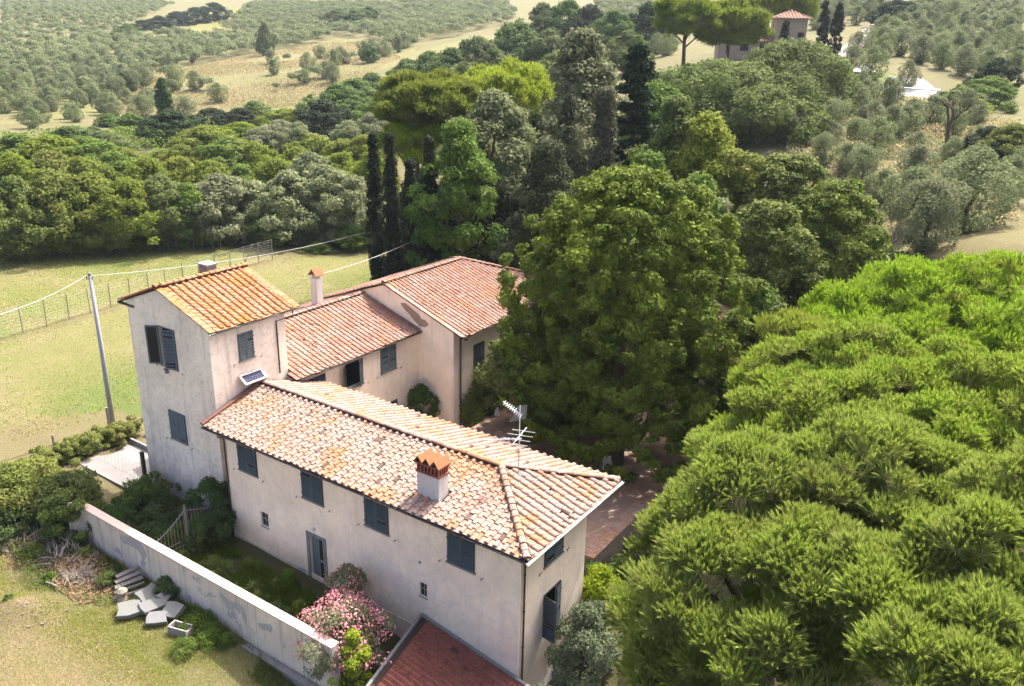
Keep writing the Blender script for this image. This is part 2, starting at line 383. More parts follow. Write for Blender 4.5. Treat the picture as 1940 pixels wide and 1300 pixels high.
def leafy(C, r, n, size, rng, up=0.5, flat=0.75, asp=0.55, jit=0.55, centre=None, low=-0.35, shell=(0.7, 1.08)):
    cz0 = centre if centre is not None else np.array([0, 0, C[:, 2].mean()])
    wgt = r ** 2; k = rng.choice(len(C), n, p=wgt / wgt.sum())
    d = unit(rng.normal(size=(n, 3)))
    out = unit(C[k] - cz0 + np.array([0, 0, 0.3]))
    fl = (d * out).sum(1) < low
    d[fl] -= 2 * (d[fl] * out[fl]).sum(1, keepdims=True) * out[fl]
    lump = 1 + 0.16 * np.sin(9 * d[:, 0] + k) * np.sin(8 * d[:, 1] + 1.7 * k) * 1.4
    P = C[k] + d * (r[k] * rng.uniform(shell[0], shell[1], n) * lump)[:, None] * np.array([1, 1, flat])
    N = unit(d + np.array([0, 0, up]) + rng.normal(0, jit, (n, 3)))
    V, F = leaf_quads(P, N, size * rng.uniform(0.65, 1.3, n), rng, asp)
    base = rng.random(len(C))[k]
    rnd = np.clip(0.5 * base + 0.5 * rng.random(n), 0, 1)
    return V, F, rnd
def trunk_mesh(name, H, r0, mat, parent, rng, limbs=5, spread=2.0, z1=None, lean=0.0, crown0=0.35, twist=0.15):
    mb = MB(); z1 = H * 0.8 if z1 is None else z1
    n = 6; pts = []; p = np.array([0, 0, -0.4])
    for i in range(n):
        f = i / (n - 1); pts.append(np.array([lean * f * f * H + twist * rng.normal() * f * 2, twist * rng.normal() * f * 2, -0.4 + (z1 + 0.4) * f]))
    off = rootloc(parent)
    mb.tube([q + off for q in pts], [r0 * (1.25 - 1.05 * i / (n - 1)) if i else r0 * 1.5 for i in range(n)], 8)
    for k in range(limbs):
        f = crown0 + (0.9 - crown0) * k / max(1, limbs); b = pts[0] * (1 - f) + pts[-1] * f; b = np.array([np.interp(f, np.linspace(0, 1, n), [q[j] for q in pts]) for j in range(3)])
        a = k * 2.4 + rng.uniform(0, 1); L = spread * rng.uniform(0.6, 1.0)
        m_ = b + np.array([cos(a) * L * .5, sin(a) * L * .5, L * .45]); e = b + np.array([cos(a) * L, sin(a) * L, L * rng.uniform(.6, 1.0)])
        mb.tube([b + off, m_ + off, e + off], [r0 * 0.45, r0 * 0.3, r0 * 0.1], 6)
    return mb.build(name, mat, parent, smooth=True)
def tree(name, label, cat, loc, R, H, kind, leafmat, n=12000, size=0.16, ncl=None, rc=None, seed=1, base=0.25, up=0.5, flat=0.75, bark='bark', group=None,
         limbs=5, r0=None, asp=0.55, jit=0.55, rshape=0.16, inner=0.25, sx=1.0, sy=1.0, rot=0.0, low=-0.35, shell=(0.7, 1.08)):
    rng = np.random.default_rng(seed)
    t = thing(name, label, cat, loc, group)
    rc = rc or R * 0.24; ncl = ncl or int(26 * (R / rc / 4.2) ** 2 * max(1, (H / (2 * R)))) + 12
    C, r = clumps(kind, R, H * base + rc * 0.4, H - rc * 0.55, ncl, rc, rng, rshape, inner)
    C = C * np.array([sx, sy, 1])
    V, F, rnd = leafy(C, r, n, size, rng, up, flat, asp, jit, np.array([0, 0, H * (base + 1) / 2]), low, shell)
    o = np_mesh('crown', V, F, rnd, leafmat, t)
    tr = trunk_mesh('trunk', H, r0 or (0.07 + H * 0.018), M[bark], t, rng, limbs, R * 0.6, crown0=max(base * 0.8, .15))
    t.rotation_euler = (0, 0, rot)
    PROTO_CH[t.name] = [o, tr]
    return t

# pine shoots -------------------------------------------------------
def tri_blades(P, D, L, wd, rng):
    """needle blades: thin triangles from P along D"""
    n = len(P); s = unit(np.cross(D, rng.normal(size=(n, 3)))) * (wd / 2)
    V = np.stack([P - s, P + s, P + D * np.asarray(L).reshape(-1, 1)], 1).reshape(-1, 3)
    return V, np.arange(n * 3).reshape(n, 3)
def bouquet(rng, shoots=7, sl=0.30, blades=11, skirt=22, bw=0.022, fan=0.55):
    skirt = int(skirt * 1.5)
    """candles of upright needles over a skirt of older spreading needles; local +z is the growing direction"""
    Ps, Ds, Ls, Rs, Ws, Qs = [], [], [], [], [], []
    for k in range(shoots):
        a = 2 * pi * k / shoots + rng.uniform(-.4, .4); f = fan * rng.uniform(0.25, 1.0) * (0 if k == 0 else 1)
        ax = unit(np.array([cos(a) * f, sin(a) * f, 1.0])); b0 = np.array([cos(a) * f * 0.30, sin(a) * f * 0.30, 0.05]); L = sl * rng.uniform(0.75, 1.25)
        m = blades; s = rng.uniform(0.12, 0.95, m); q = rng.normal(0, 1, (m, 3)); q -= (q @ ax)[:, None] * ax; q = unit(q)
        s = rng.uniform(0.0, 0.68, m); P = b0 + ax * (s * L)[:, None] + q * 0.012; D = unit(ax + q * rng.uniform(0.10, 0.30, (m, 1)))
        Ps.append(P); Ds.append(D); Ls.append(np.full(m, sl * 0.46)); Rs.append(rng.uniform(0.7, 1.0, m)); Ws.append(np.full(m, bw)); Qs.append(np.cross(D, q))
    if skirt:
        q = unit(rng.normal(size=(skirt, 3))); q[:, 2] = q[:, 2] * 0.5 + 0.3; q = unit(q)
        Ps.append(q * 0.03 + np.array([0, 0, -0.05])); Ds.append(q); Ls.append(sl * rng.uniform(0.6, 0.95, skirt)); Rs.append(rng.uniform(0.0, 0.3, skirt)); Ws.append(np.full(skirt, bw * .62)); Qs.append(np.cross(q, rng.normal(size=(skirt, 3))))
    P = np.concatenate(Ps); D = np.concatenate(Ds); L = np.concatenate(Ls); R = np.concatenate(Rs)
    S = unit(np.concatenate(Qs)) * (np.concatenate(Ws) / 2)[:, None]
    V = np.stack([P - S, P + S, P + D * L[:, None]], 1)
    return V.reshape(-1, 3), R
def pine_crown(C, r, n, rng, size=1.0, centre=None, flat=0.7, up=0.9, low=-0.05, variants=5, **kw):
    """bouquets scattered over clumps"""
    cz0 = centre if centre is not None else np.array([0, 0, C[:, 2].mean()])
    wgt = r ** 2; k = rng.choice(len(C), n, p=wgt / wgt.sum())
    d = unit(rng.normal(size=(n, 3))); out = unit(C[k] - cz0 + np.array([0, 0, 0.6]))
    fl = (d * out).sum(1) < low; d[fl] -= 2 * (d[fl] * out[fl]).sum(1, keepdims=True) * out[fl]
    dn = d[:, 2] < -0.25; d[dn, 2] *= -1
    P = C[k] + d * (r[k] * rng.uniform(0.8, 1.04, n))[:, None] * np.array([1, 1, flat])
    Z = unit(d * 0.55 + np.array([0, 0, up]) + rng.normal(0, 0.16, (n, 3)))
    X = unit(np.cross(Z, rng.normal(size=(n, 3)))); Y = np.cross(Z, X)
    vs = [bouquet(rng, **kw) for _ in range(variants)]
    which = rng.integers(0, variants, n); VV = []; RR = []
    hue = rng.random(len(C))[k]
    for j in range(variants):
        idx = np.where(which == j)[0]; v, rr = vs[j]
        s = size * rng.uniform(0.75, 1.25, len(idx))
        W = P[idx][:, None, :] + (X[idx][:, None, :] * v[None, :, 0:1] + Y[idx][:, None, :] * v[None, :, 1:2] + Z[idx][:, None, :] * v[None, :, 2:3]) * s[:, None, None]
        VV.append(W.reshape(-1, 3)); RR.append((np.clip(rr[None] * (0.6 + 0.48 * hue[idx][:, None]), 0, 1)).ravel())
    V = np.concatenate(VV); R = np.concatenate(RR)
    return V, np.arange(len(V)).reshape(-1, 3), R
def surface_clumps(shapes, rc, rng, dens=1.0):
    """clumps over the upper surface of a set of ellipsoids (cx,cy,cz,rx,ry,rz)"""
    Cs = []
    for (cx, cy_, cz_, rx, ry, rz) in shapes:
        n = int(dens * 2.6 * rx * ry / rc ** 2)
        d = unit(rng.normal(size=(n, 3))); d[:, 2] = np.where(d[:, 2] < -0.3, -d[:, 2], d[:, 2])
        P = np.array([cx, cy_, cz_]) + d * np.array([rx, ry, rz]) * rng.uniform(0.82, 1.03, (n, 1)); Cs.append(P)
    return np.concatenate(Cs)

# leaf materials
L = {}
L['lime'] = m_leaf('leaf_lime', (0.010, 0.026, 0.006), (0.165, 0.205, 0.035), 0.2, None)
L['oak'] = m_leaf('leaf_oak', (0.035, 0.07, 0.012), (0.135, 0.185, 0.042), 0.32)
L['oakgrey'] = m_leaf('leaf_oakgrey', (0.0741, 0.0940, 0.0370), (0.1938, 0.2109, 0.1026), 0.3)
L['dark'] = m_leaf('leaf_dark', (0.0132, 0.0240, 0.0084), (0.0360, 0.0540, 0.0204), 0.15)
L['cypress'] = m_leaf('leaf_cypress', (0.0098, 0.0182, 0.0084), (0.0280, 0.0420, 0.0168), 0.1)
L['cedar'] = m_leaf('leaf_cedar', (0.0225, 0.0300, 0.0140), (0.0600, 0.0675, 0.0325), 0.15)
L['browncyp'] = m_leaf('leaf_browncyp', (0.0468, 0.0520, 0.0260), (0.1144, 0.1092, 0.0624), 0.15)
L['yellow'] = m_leaf('leaf_yellow', (0.08, 0.11, 0.016), (0.235, 0.26, 0.04), 0.38)
L['wood'] = m_leaf('leaf_wood', (0.06, 0.09, 0.014), (0.185, 0.225, 0.038), 0.36, warm=(0.2470, 0.1999, 0.0294))
L['wood2'] = m_leaf('leaf_wood2', (0.05, 0.085, 0.018), (0.15, 0.20, 0.045), 0.34)
L['farwood'] = m_leaf('leaf_farwood', (0.045, 0.078, 0.022), (0.13, 0.175, 0.055), 0.3)
L['olive'] = m_leaf('leaf_olive', (0.075, 0.095, 0.038), (0.20, 0.23, 0.11), 0.3, patch=0.5, obj_var=0.35)
L['olive2'] = m_leaf('leaf_olive_green', (0.10, 0.12, 0.055), (0.24, 0.26, 0.13), 0.3, patch=0.5, obj_var=0.3)
L['pine'] = m_leaf('needle_pine', (0.30, 0.29, 0.11), (0.27, 0.37, 0.045), 0.30, patch=0.4, warm=(0.34, 0.29, 0.085))
L['pineyellow'] = m_leaf('needle_pine_yellow', (0.2352, 0.2254, 0.0882), (0.2548, 0.3234, 0.0294), 0.34)
L['bright'] = m_leaf('leaf_bright', (0.1238, 0.1815, 0.0123), (0.2970, 0.3630, 0.0289), 0.42)
L['hedge'] = m_leaf('leaf_hedge', (0.0673, 0.0972, 0.0150), (0.2394, 0.2768, 0.0598), 0.35, warm=(0.1945, 0.1346, 0.0598))
L['shrub'] = m_leaf('leaf_shrub', (0.0263, 0.0488, 0.0150), (0.0825, 0.1275, 0.0375), 0.3)
L['silver'] = m_leaf('leaf_silver', (0.045, 0.065, 0.03), (0.165, 0.19, 0.11), 0.28)
L['dry'] = m_leaf('leaf_dry', (0.17, 0.105, 0.065), (0.34, 0.24, 0.155), 0.25)
L['flower'] = m_leaf('petal_pink', (0.5940, 0.1440, 0.1980), (0.8280, 0.4500, 0.4500), 0.35, obj_var=0.05, patch=1.5)
L['grass'] = m_leaf('blade_grass', (0.1440, 0.1800, 0.0216), (0.3312, 0.3456, 0.0720), 0.4, warm=(0.3600, 0.2880, 0.1440), obj_var=0.05)
L['weed'] = m_leaf('weed_green', (0.0400, 0.0720, 0.0120), (0.1360, 0.1920, 0.0360), 0.38, obj_var=0.05)
L['weeddry'] = m_leaf('weed_dry', (0.2448, 0.1944, 0.0936), (0.3960, 0.3312, 0.1872), 0.35, obj_var=0.05)

L['pinefar'] = m_leaf('needle_pine_far', (0.10, 0.125, 0.03), (0.19, 0.235, 0.035), 0.3)

# ------------------------------------------------------------------ ground
def poly_mask(x, y, poly, soft=0.0, rngs=None):
    inside = np.zeros(len(x), bool); n = len(poly)
    for i in range(n):
        x1, y1 = poly[i]; x2, y2 = poly[(i + 1) % n]
        c = ((y1 > y) != (y2 > y)) & (x < (x2 - x1) * (y - y1) / (y2 - y1 + 1e-12) + x1)
        inside ^= c
    return inside
def wnoise(x, y, s, seed=0):
    """cheap smooth value noise"""
    r = np.random.default_rng(seed); out = 0
    for k in range(6):
        a = r.uniform(0, 2 * pi); f = s * r.uniform(0.6, 1.8); out = out + np.sin((x * cos(a) + y * sin(a)) * f + r.uniform(0, 6)) * np.sin((x * -sin(a) + y * cos(a)) * f * 0.83 + r.uniform(0, 6))
    return out / 2.4
def wpoly(pts): return [tuple(tp(*p)[:2]) for p in pts]
_na, _nd = 560, 520
_az = np.linspace(radians(-80), radians(80), _na); _ds = np.concatenate([np.linspace(2, 14, 40, endpoint=False), np.geomspace(14, 1500, _nd - 40)])
_AZ, _DS = np.meshgrid(_az, _ds)
gx = (np.sin(_AZ) * _DS).ravel(); gy = (np.cos(_AZ) * _DS).ravel() 
gy = gy - 2
gz = terr(gx, gy)
far = np.clip((np.hypot(gx, gy) - 800) / 700, 0, 1)
gz = np.clip(gz, -6, 125)
gz = gz + wnoise(gx, gy, 0.9, 3) * 0.05 + wnoise(gx, gy, 0.06, 4) * 0.35 * np.clip((np.hypot(gx, gy) - 60) / 100, 0, 1)
# rubble mound bottom-left
_mp = tp(45, 1160)
gz += 0.55 * np.exp(-(((gx - _mp[0]) / 1.5) ** 2 + ((gy - _mp[1]) / 1.0) ** 2))
F = []
ii, jj = np.meshgrid(np.arange(_nd - 1), np.arange(_na - 1), indexing='ij')
q = (ii * _na + jj).ravel()
GF = np.stack([q, q + 1, q + _na + 1, q + _na], 1)
# colour zones (real colours of grass, stubble and earth)
def colv(c): return np.array(c)[None, :]
col = np.tile(np.array([[0.36, 0.29, 0.18]]), (len(gx), 1))
n1 = wnoise(gx, gy, 0.11, 5); n2 = wnoise(gx, gy, 0.5, 6); n3 = wnoise(gx, gy, 1.7, 7)
def blend(mask, c, amt=1.0):
    global col
    m = (np.asarray(mask, float) * amt)[:, None]; col = col * (1 - m) + colv(c) * m
def sm(v, a, b): return np.clip((v - a) / (b - a), 0, 1)
blend(sm(n1 + 0.4 * n2, 0.0, 0.6), (0.25, 0.25, 0.09), 0.6)
wx = gx + n2 * 1.2; wy = gy + n3 * 1.0
_lb = np.array([toB((a, b, 0)) for a, b in [(0, 0)]])
bxy = (np.stack([gx - BO[0], gy - BO[1]], 1) @ np.linalg.inv(np.array([BX[:2], BY[:2]])))
lx, ly = bxy[:, 0], bxy[:, 1]
# pasture left of the house
pasture = poly_mask(wx, wy, [(-200, 30), (-44, 32), (-30, 46), (-20, 60), (-4, 66), (2, 90), (-5, 101), (-40, 104), (-200, 110)])
blend(pasture, (0.36, 0.36, 0.12))
blend(pasture * sm(n1 + 0.5 * n2, -0.05, 0.55), (0.46, 0.40, 0.17), 0.8)
blend(pasture * sm(-n1 + 0.3 * n3, 0.1, 0.6), (0.20, 0.32, 0.07), 0.85)
blend(pasture * sm(n2 + 0.5 * n3, 0.2, 0.7), (0.55, 0.43, 0.25), 0.7)
_fa, _fb = np.array([-41.69, 67.89]), np.array([-37.76, 75.69]); _fd = (_fb - _fa) / np.linalg.norm(_fb - _fa)
dd_ = np.abs((gx - _fa[0]) * _fd[1] - (gy - _fa[1]) * _fd[0] - 0.4 + 0.35 * n2)
blend((dd_ < 0.9) & pasture & (gy < 105), (0.42, 0.31, 0.20), 0.75)
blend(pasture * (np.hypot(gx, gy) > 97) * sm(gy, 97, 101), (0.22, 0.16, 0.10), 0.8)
gold = poly_mask(gx + n2 * 2, gy + n3 * 2, wpoly([(225, 150), (330, 135), (470, 100), (590, 80), (660, 72), (720, 85), (800, 95), (900, 70), (980, 62), (900, 100), (760, 125), (700, 140), (640, 168), (560, 203), (470, 212), (380, 222), (330, 222), (240, 215), (10, 240), (10, 200), (120, 190)]))
blend(gold, (0.42, 0.36, 0.19)); blend(gold * sm(n1 + n2 * 0.6, 0.1, 0.7), (0.38, 0.34, 0.13), 0.8); blend(gold * sm(n2 + 0.6 * n3, 0.3, 0.9), (0.52, 0.39, 0.24), 0.6)
strip = poly_mask(gx, gy, wpoly([(355, 60), (400, 30), (450, 14), (490, 14), (470, 30), (420, 62)]))
blend(strip, (0.42, 0.37, 0.12))
lawn = poly_mask(gx, gy, wpoly([(1590, 165), (1640, 140), (1680, 135), (1712, 150), (1700, 165), (1670, 180), (1600, 190)]))
blend(lawn, (0.22, 0.30, 0.05))
dry = poly_mask(gx + n2, gy + n3, wpoly([(1660, 420), (1780, 440), (1940, 400), (1940, 500), (1670, 520)]))
blend(dry, (0.46, 0.34, 0.20), 0.8)
# foreground corner
fg = poly_mask(gx, gy, [tuple(B(x, y, 0)[:2]) for x, y in [(-40, -4.2), (-3, -4.2), (-3, -30), (-40, -30)]])
blend(fg, (0.40, 0.33, 0.17)); blend(fg * sm(n2 + 0.4 * n3, -0.3, 0.35), (0.27, 0.30, 0.07), 0.85)
blend(fg * sm(n3 - n2 * 0.4, 0.1, 0.6), (0.52, 0.39, 0.26), 0.85); blend(fg & (ly < -8.3 + n2 * .8), (0.62, 0.42, 0.30), 0.85)
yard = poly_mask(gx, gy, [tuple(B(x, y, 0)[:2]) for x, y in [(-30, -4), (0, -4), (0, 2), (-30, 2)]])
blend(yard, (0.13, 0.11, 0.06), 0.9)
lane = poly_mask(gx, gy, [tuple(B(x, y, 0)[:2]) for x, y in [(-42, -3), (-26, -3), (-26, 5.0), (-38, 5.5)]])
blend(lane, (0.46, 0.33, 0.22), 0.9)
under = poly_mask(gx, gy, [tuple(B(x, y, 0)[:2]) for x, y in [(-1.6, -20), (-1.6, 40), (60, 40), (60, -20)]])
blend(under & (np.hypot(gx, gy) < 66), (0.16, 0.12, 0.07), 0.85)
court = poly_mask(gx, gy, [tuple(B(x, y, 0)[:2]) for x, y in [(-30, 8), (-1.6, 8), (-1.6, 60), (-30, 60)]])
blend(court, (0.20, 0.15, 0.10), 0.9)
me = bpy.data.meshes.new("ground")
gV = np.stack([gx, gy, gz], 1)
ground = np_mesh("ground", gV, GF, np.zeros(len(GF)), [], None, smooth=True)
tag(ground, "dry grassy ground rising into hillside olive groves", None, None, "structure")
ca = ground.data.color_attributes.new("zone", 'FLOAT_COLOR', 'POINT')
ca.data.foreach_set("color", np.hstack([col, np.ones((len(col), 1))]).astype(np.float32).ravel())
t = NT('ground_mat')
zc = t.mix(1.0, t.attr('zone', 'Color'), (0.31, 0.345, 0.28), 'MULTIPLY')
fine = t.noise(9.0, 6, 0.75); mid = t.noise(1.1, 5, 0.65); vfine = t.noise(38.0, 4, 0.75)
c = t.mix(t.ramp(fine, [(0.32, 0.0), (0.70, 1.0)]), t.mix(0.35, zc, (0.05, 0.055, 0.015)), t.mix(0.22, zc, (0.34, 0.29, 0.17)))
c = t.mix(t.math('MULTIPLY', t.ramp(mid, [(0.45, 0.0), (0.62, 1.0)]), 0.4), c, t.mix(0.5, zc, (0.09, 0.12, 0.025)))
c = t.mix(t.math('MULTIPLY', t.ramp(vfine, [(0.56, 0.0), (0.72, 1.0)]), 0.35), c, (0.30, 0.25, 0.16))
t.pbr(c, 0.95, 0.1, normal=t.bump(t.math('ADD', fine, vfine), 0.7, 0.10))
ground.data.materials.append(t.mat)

# draped strips (lanes)
def strip_on(name, px, width, mat, lift=0.03, label=None, zfix=None):
    P = [tp(*p) for p in px]; pts = []
    for a, b in zip(P[:-1], P[1:]):
        n = max(2, int(np.linalg.norm(b - a) / 2)); pts += [a * (1 - i / n) + b * i / n for i in range(n)]
    pts.append(P[-1]); mb = MB(); vs = []
    for i, p in enumerate(pts):
        d = pts[min(i + 1, len(pts) - 1)] - pts[max(i - 1, 0)]; d[2] = 0; d /= np.linalg.norm(d); s = np.array([-d[1], d[0], 0]) * width / 2
        for k in (-1, -.33, .33, 1):
            q = p + s * k; vs.append((q[0], q[1], tz(q[0], q[1]) + lift))
    fs = [(i * 4 + j, i * 4 + j + 1, i * 4 + 5 + j, i * 4 + 4 + j) for i in range(len(pts) - 1) for j in range(3)]
    mb.add(vs, fs); o = mb.build(name, mat); tag(o, label, None, None, "structure"); return o
M['gravel'] = m_plain('gravel_pale', (0.27, 0.25, 0.23), 0.95, 0.1, var=0.25, scale=2)
strip_on('road', [(1760, 212), (1745, 185), (1732, 165), (1715, 150)], 6.0, M['gravel'], 0.35, "pale lane passing the small carport")
strip_on('road', [(1580, 112), (1612, 95), (1650, 60), (1700, 30)], 4.0, M['gravel'], 0.5, "pale farm lane climbing beside the hillside olive grove")
strip_on('path', [(1600, 134), (1650, 136)], 4.5, M['gravel'], 0.5, "short pale drive between the olives")

# ------------------------------------------------------------------ building helpers (building frame coordinates)
def WF(x, y, dx, dy, nx, ny, z0=0.0):
    return lambda s, t, z: B(x + dx * s + nx * t, y + dy * s + ny * t, z0 + z)
def wall(mb, x, y, dx, dy, nx, ny, s0, s1, z0, z1, holes=(), depth=0.24, mi=0, mi_in=1):
    """outer wall sheet with reveals and a dark pane behind every hole (s0,s1,z0,z1)"""
    f = WF(x, y, dx, dy, nx, ny); old = mb.tf; mb.tf = f
    S = sorted({s0, s1, *[h[0] for h in holes], *[h[1] for h in holes]}); Z = sorted({z0, z1, *[h[2] for h in holes], *[h[3] for h in holes]})
    for a, b in zip(S[:-1], S[1:]):
        for c, d in zip(Z[:-1], Z[1:]):
            ms, mz = (a + b) / 2, (c + d) / 2
            if any(h[0] < ms < h[1] and h[2] < mz < h[3] for h in holes): continue
            mb.add([(a, 0, c), (b, 0, c), (b, 0, d), (a, 0, d)], [(0, 1, 2, 3)], mi=mi)
    for a, b, c, d in holes:
        e = -depth
        mb.add([(a, 0, c), (a, e, c), (a, e, d), (a, 0, d)], [(0, 1, 2, 3)], mi=mi); mb.add([(b, 0, c), (b, 0, d), (b, e, d), (b, e, c)], [(0, 1, 2, 3)], mi=mi)
        mb.add([(a, 0, c), (b, 0, c), (b, e, c), (a, e, c)], [(0, 1, 2, 3)], mi=mi); mb.add([(a, 0, d), (a, e, d), (b, e, d), (b, 0, d)], [(0, 1, 2, 3)], mi=mi)
        mb.box(a - .3, e - 1.2, c - .3, b + .3, e - 1.15, d + .3, mi=mi_in)
        for u in (a, b): mb.add([(u, e, c), (u, e - 1.15, c), (u, e - 1.15, d), (u, e, d)], [(0, 1, 2, 3)], mi=mi_in)
        for zz in (c, d): mb.add([(a, e, zz), (b, e, zz), (b, e - 1.15, zz), (a, e - 1.15, zz)], [(0, 1, 2, 3)], mi=mi_in)
    mb.tf = old
def leaf_shutter(parent, f, hinge_s, z0, wd, ht, side, angle=0.0, mat='shutter', name='shutter', t0=0.035, slats=None, panel=False, seedgap=0):
    """one louvred leaf; side=+1 opens from a hinge on its left towards +s"""
    ca, sa = cos(angle), sin(angle)
    def tf(u, t, z):
        uu = u * ca - t * sa; tt = u * sa + t * ca
        return f(hinge_s + side * uu, t0 + tt, z0 + z)
    mb = MB(tf); th = 0.035; st = 0.075
    mb.box(0, 0, 0, st, th, ht); mb.box(wd - st, 0, 0, wd, th, ht)
    mb.box(st, .003, 0, wd - st, th - .003, .09); mb.box(st, .003, ht - .08, wd - st, th - .003, ht); mb.box(st, .003, ht * .42, wd - st, th - .003, ht * .42 + .07)
    rg = np.random.default_rng(int(abs(hinge_s * 100)) + seedgap)
    if panel: mb.box(st, .01, .09, wd - st, .018, ht - .08, mi=1)
    else:
        z = .12; mb.box(st, .001, .09, wd - st, .004, ht - .08, mi=1)
        while z < ht - .1:
            if not (ht * .40 < z < ht * .42 + .09):
                mb.obox(((wd) / 2, th / 2 + .004, z), ((wd - 2 * st) / 2, 0, 0), (0, .016, -.022), (0, .004, .003)) if rg.random() > .05 else None
            z += .088
    for zz in (ht * .18, ht * .82): mb.box(-.03, th, zz - .025, .03, th + .02, zz + .025)
    return mb.build(name, [M[mat], M['inside']], parent)
def window(parent, f, s0, z0, wd, ht, a1=0.0, a2=0.0, mat='shutter', sill=True, catches=True, label=None, gap=0, name='window'):
    """frame part with two shutter leaves as sub-parts"""
    mb = MB(f)
    mb.box(s0 - .03, 0.002, z0 - .01, s0 + .02, .03, z0 + ht + .03); mb.box(s0 + wd - .02, 0.002, z0 - .01, s0 + wd + .03, .03, z0 + ht + .03)
    mb.box(s0 + .02, 0.002, z0 + ht - .02, s0 + wd - .02, .03, z0 + ht + .03)
    if sill: mb.box(s0 - .08, 0.002, z0 - .075, s0 + wd + .08, .085, z0 - .012, mi=1)
    if catches:
        for s in (s0 - .42, s0 + wd + .40):
            mb.bar((s, .02, z0 - .16), (s + .09, .09, z0 - .05), .022, mi=2); mb.bar((s - .03, .09, z0 - .19), (s, .02, z0 - .12), .022, mi=2)
    wo_ = mb.build(name, [M[mat], M['sill'], M['darkiron']], parent)
    if label: wo_['label'] = label
    leaf_shutter(wo_, f, s0, z0, wd / 2 - .006, ht, 1, a1, mat, seedgap=gap)
    leaf_shutter(wo_, f, s0 + wd, z0, wd / 2 - .006, ht, -1, a2, mat, seedgap=gap + 7)
    return wo_

def pip(x, y, poly):
    c = False; n = len(poly)
    for i in range(n):
        x1, y1 = poly[i]; x2, y2 = poly[(i + 1) % n]
        if (y1 > y) != (y2 > y) and x < (x2 - x1) * (y - y1) / (y2 - y1) + x1: c = not c
    return c
def tile_plane(mb, deck, O, e, s, poly, du=.41, dv=.365, rad=.112, rng=random.Random(3), lift=0.0, skip=None, coarse=False, broken=0.012):
    O, e, s = (np.array(q, float) for q in (O, e, s)); e /= np.linalg.norm(e); s /= np.linalg.norm(s); n = np.cross(e, s); n *= 1 if n[2] > 0 else -1
    sg = rng.uniform(0, 6)
    P = lambda u, v, h: O + e * u + s * v + n * (h + lift + .022 * sin(u * .8 + sg) * sin(v * 1.1 + sg) + .012 * sin(u * 2.3 + sg * 2) )
    k = len(poly)
    deck.add([P(u, v, -.02) for u, v in poly] + [P(u, v, -.10) for u, v in poly], [tuple(range(k)), tuple(range(2 * k - 1, k - 1, -1))] + [(i, (i + 1) % k, (i + 1) % k + k, i + k) for i in range(k)])
    us = [p[0] for p in poly]; vs = [p[1] for p in poly]
    nu = int((max(us) - min(us)) / du) + 2; nv = int((max(vs) - min(vs)) / dv) + 2
    wob = [rng.uniform(-.02, .02) for _ in range(nu + 2)]
    for i in range(nu):
        for j in range(nv):
            v0 = min(vs) + j * dv; u0 = min(us) + (i + .5) * du + wob[i] * .5
            if pip(u0, v0 + dv * .55, poly) and not (skip and skip(u0, v0)):
                a = rng.uniform(-.03, .03) - (.12 if rng.random() < .015 else 0); hh = rng.uniform(0, .022); w2 = du * .47; ln = dv * 1.16
                lo, hi = v0 - .02 + a, v0 - .02 + a + ln; r = rng.random()
                dz = rng.uniform(-.006, .006)
                vv = [P(u0 - w2, lo, .02 + hh), P(u0 + w2, lo, .02 + hh + dz), P(u0 + w2, hi, .005), P(u0 - w2, hi, .005),
                      P(u0 - w2, lo, .048 + hh), P(u0 + w2, lo, .048 + hh + dz), P(u0 + w2, hi, .02), P(u0 - w2, hi, .02)]
                mb.add(vv, [(4, 5, 6, 7), (0, 1, 5, 4), (1, 2, 6, 5), (3, 0, 4, 7)], r)
            u1 = u0 + du / 2; vq = v0 + .05
            if pip(u1, vq + dv * .5, poly) and not (skip and skip(u1, vq)):
                r = rng.random(); a = rng.uniform(-.03, .03); lo, hi = vq - .02 + a, vq + dv * 1.18 + a; sk = rng.uniform(-.014, .014)
                if rng.random() < broken: sk += rng.uniform(-.08, .08); lo += rng.uniform(-.1, .1)
                r1, r2 = rad * rng.uniform(1.0, 1.1), rad * rng.uniform(.8, .88); m = 4 if coarse else 6; vsx = []
                for (vv_, rr, b0, uu) in ((lo, r1, .045, u1), (hi, r2, .022, u1 + sk)):
                    for q in range(m + 1):
                        t_ = pi * q / m; vsx.append(P(uu - cos(t_) * rr, vv_, b0 + sin(t_) * rr * .92 - (.02 if q in (0, m) else 0)))
                fs = [(q, q + 1, q + m + 2, q + m + 1) for q in range(m)] + [tuple(range(m, -1, -1))]
                mb.add(vsx, fs, r)
def ridge_caps(mb, mort, p, q, rad=.135, step=.37, rng=random.Random(5), lift=.10, mw=.17):
    p, q = np.array(p, float), np.array(q, float); L_ = np.linalg.norm(q - p); t = (q - p) / L_
    sd = np.cross(t, [0, 0, 1.0]); sd /= np.linalg.norm(sd); up = np.cross(sd, t)
    mort.obox((p + q) / 2 + up * (lift * .45), t * L_ / 2, sd * mw, up * lift * .62)
    k = int(L_ / step) + 1; m = 7
    for i in range(k):
        a = p + t * (i * step - .02); b = a + t * (step * 1.14); r = rng.random(); vs = []
        if i == k - 1: b = q + t * .05
        jz = rng.uniform(-.012, .012); js = sd * rng.uniform(-.015, .015)
        for (c, rr, h) in ((a, rad * 1.1, lift + .012 + jz), (b, rad * .92, lift - .01 + jz)):
            for w_ in range(m + 1):
                th = pi * w_ / m; vs.append(c + js + sd * (-cos(th) * rr) + up * (h + sin(th) * rr * .62 - .01))
        mb.add(vs, [(w_, w_ + 1, w_ + m + 2, w_ + m + 1) for w_ in range(m)] + [tuple(range(m, -1, -1))], r)
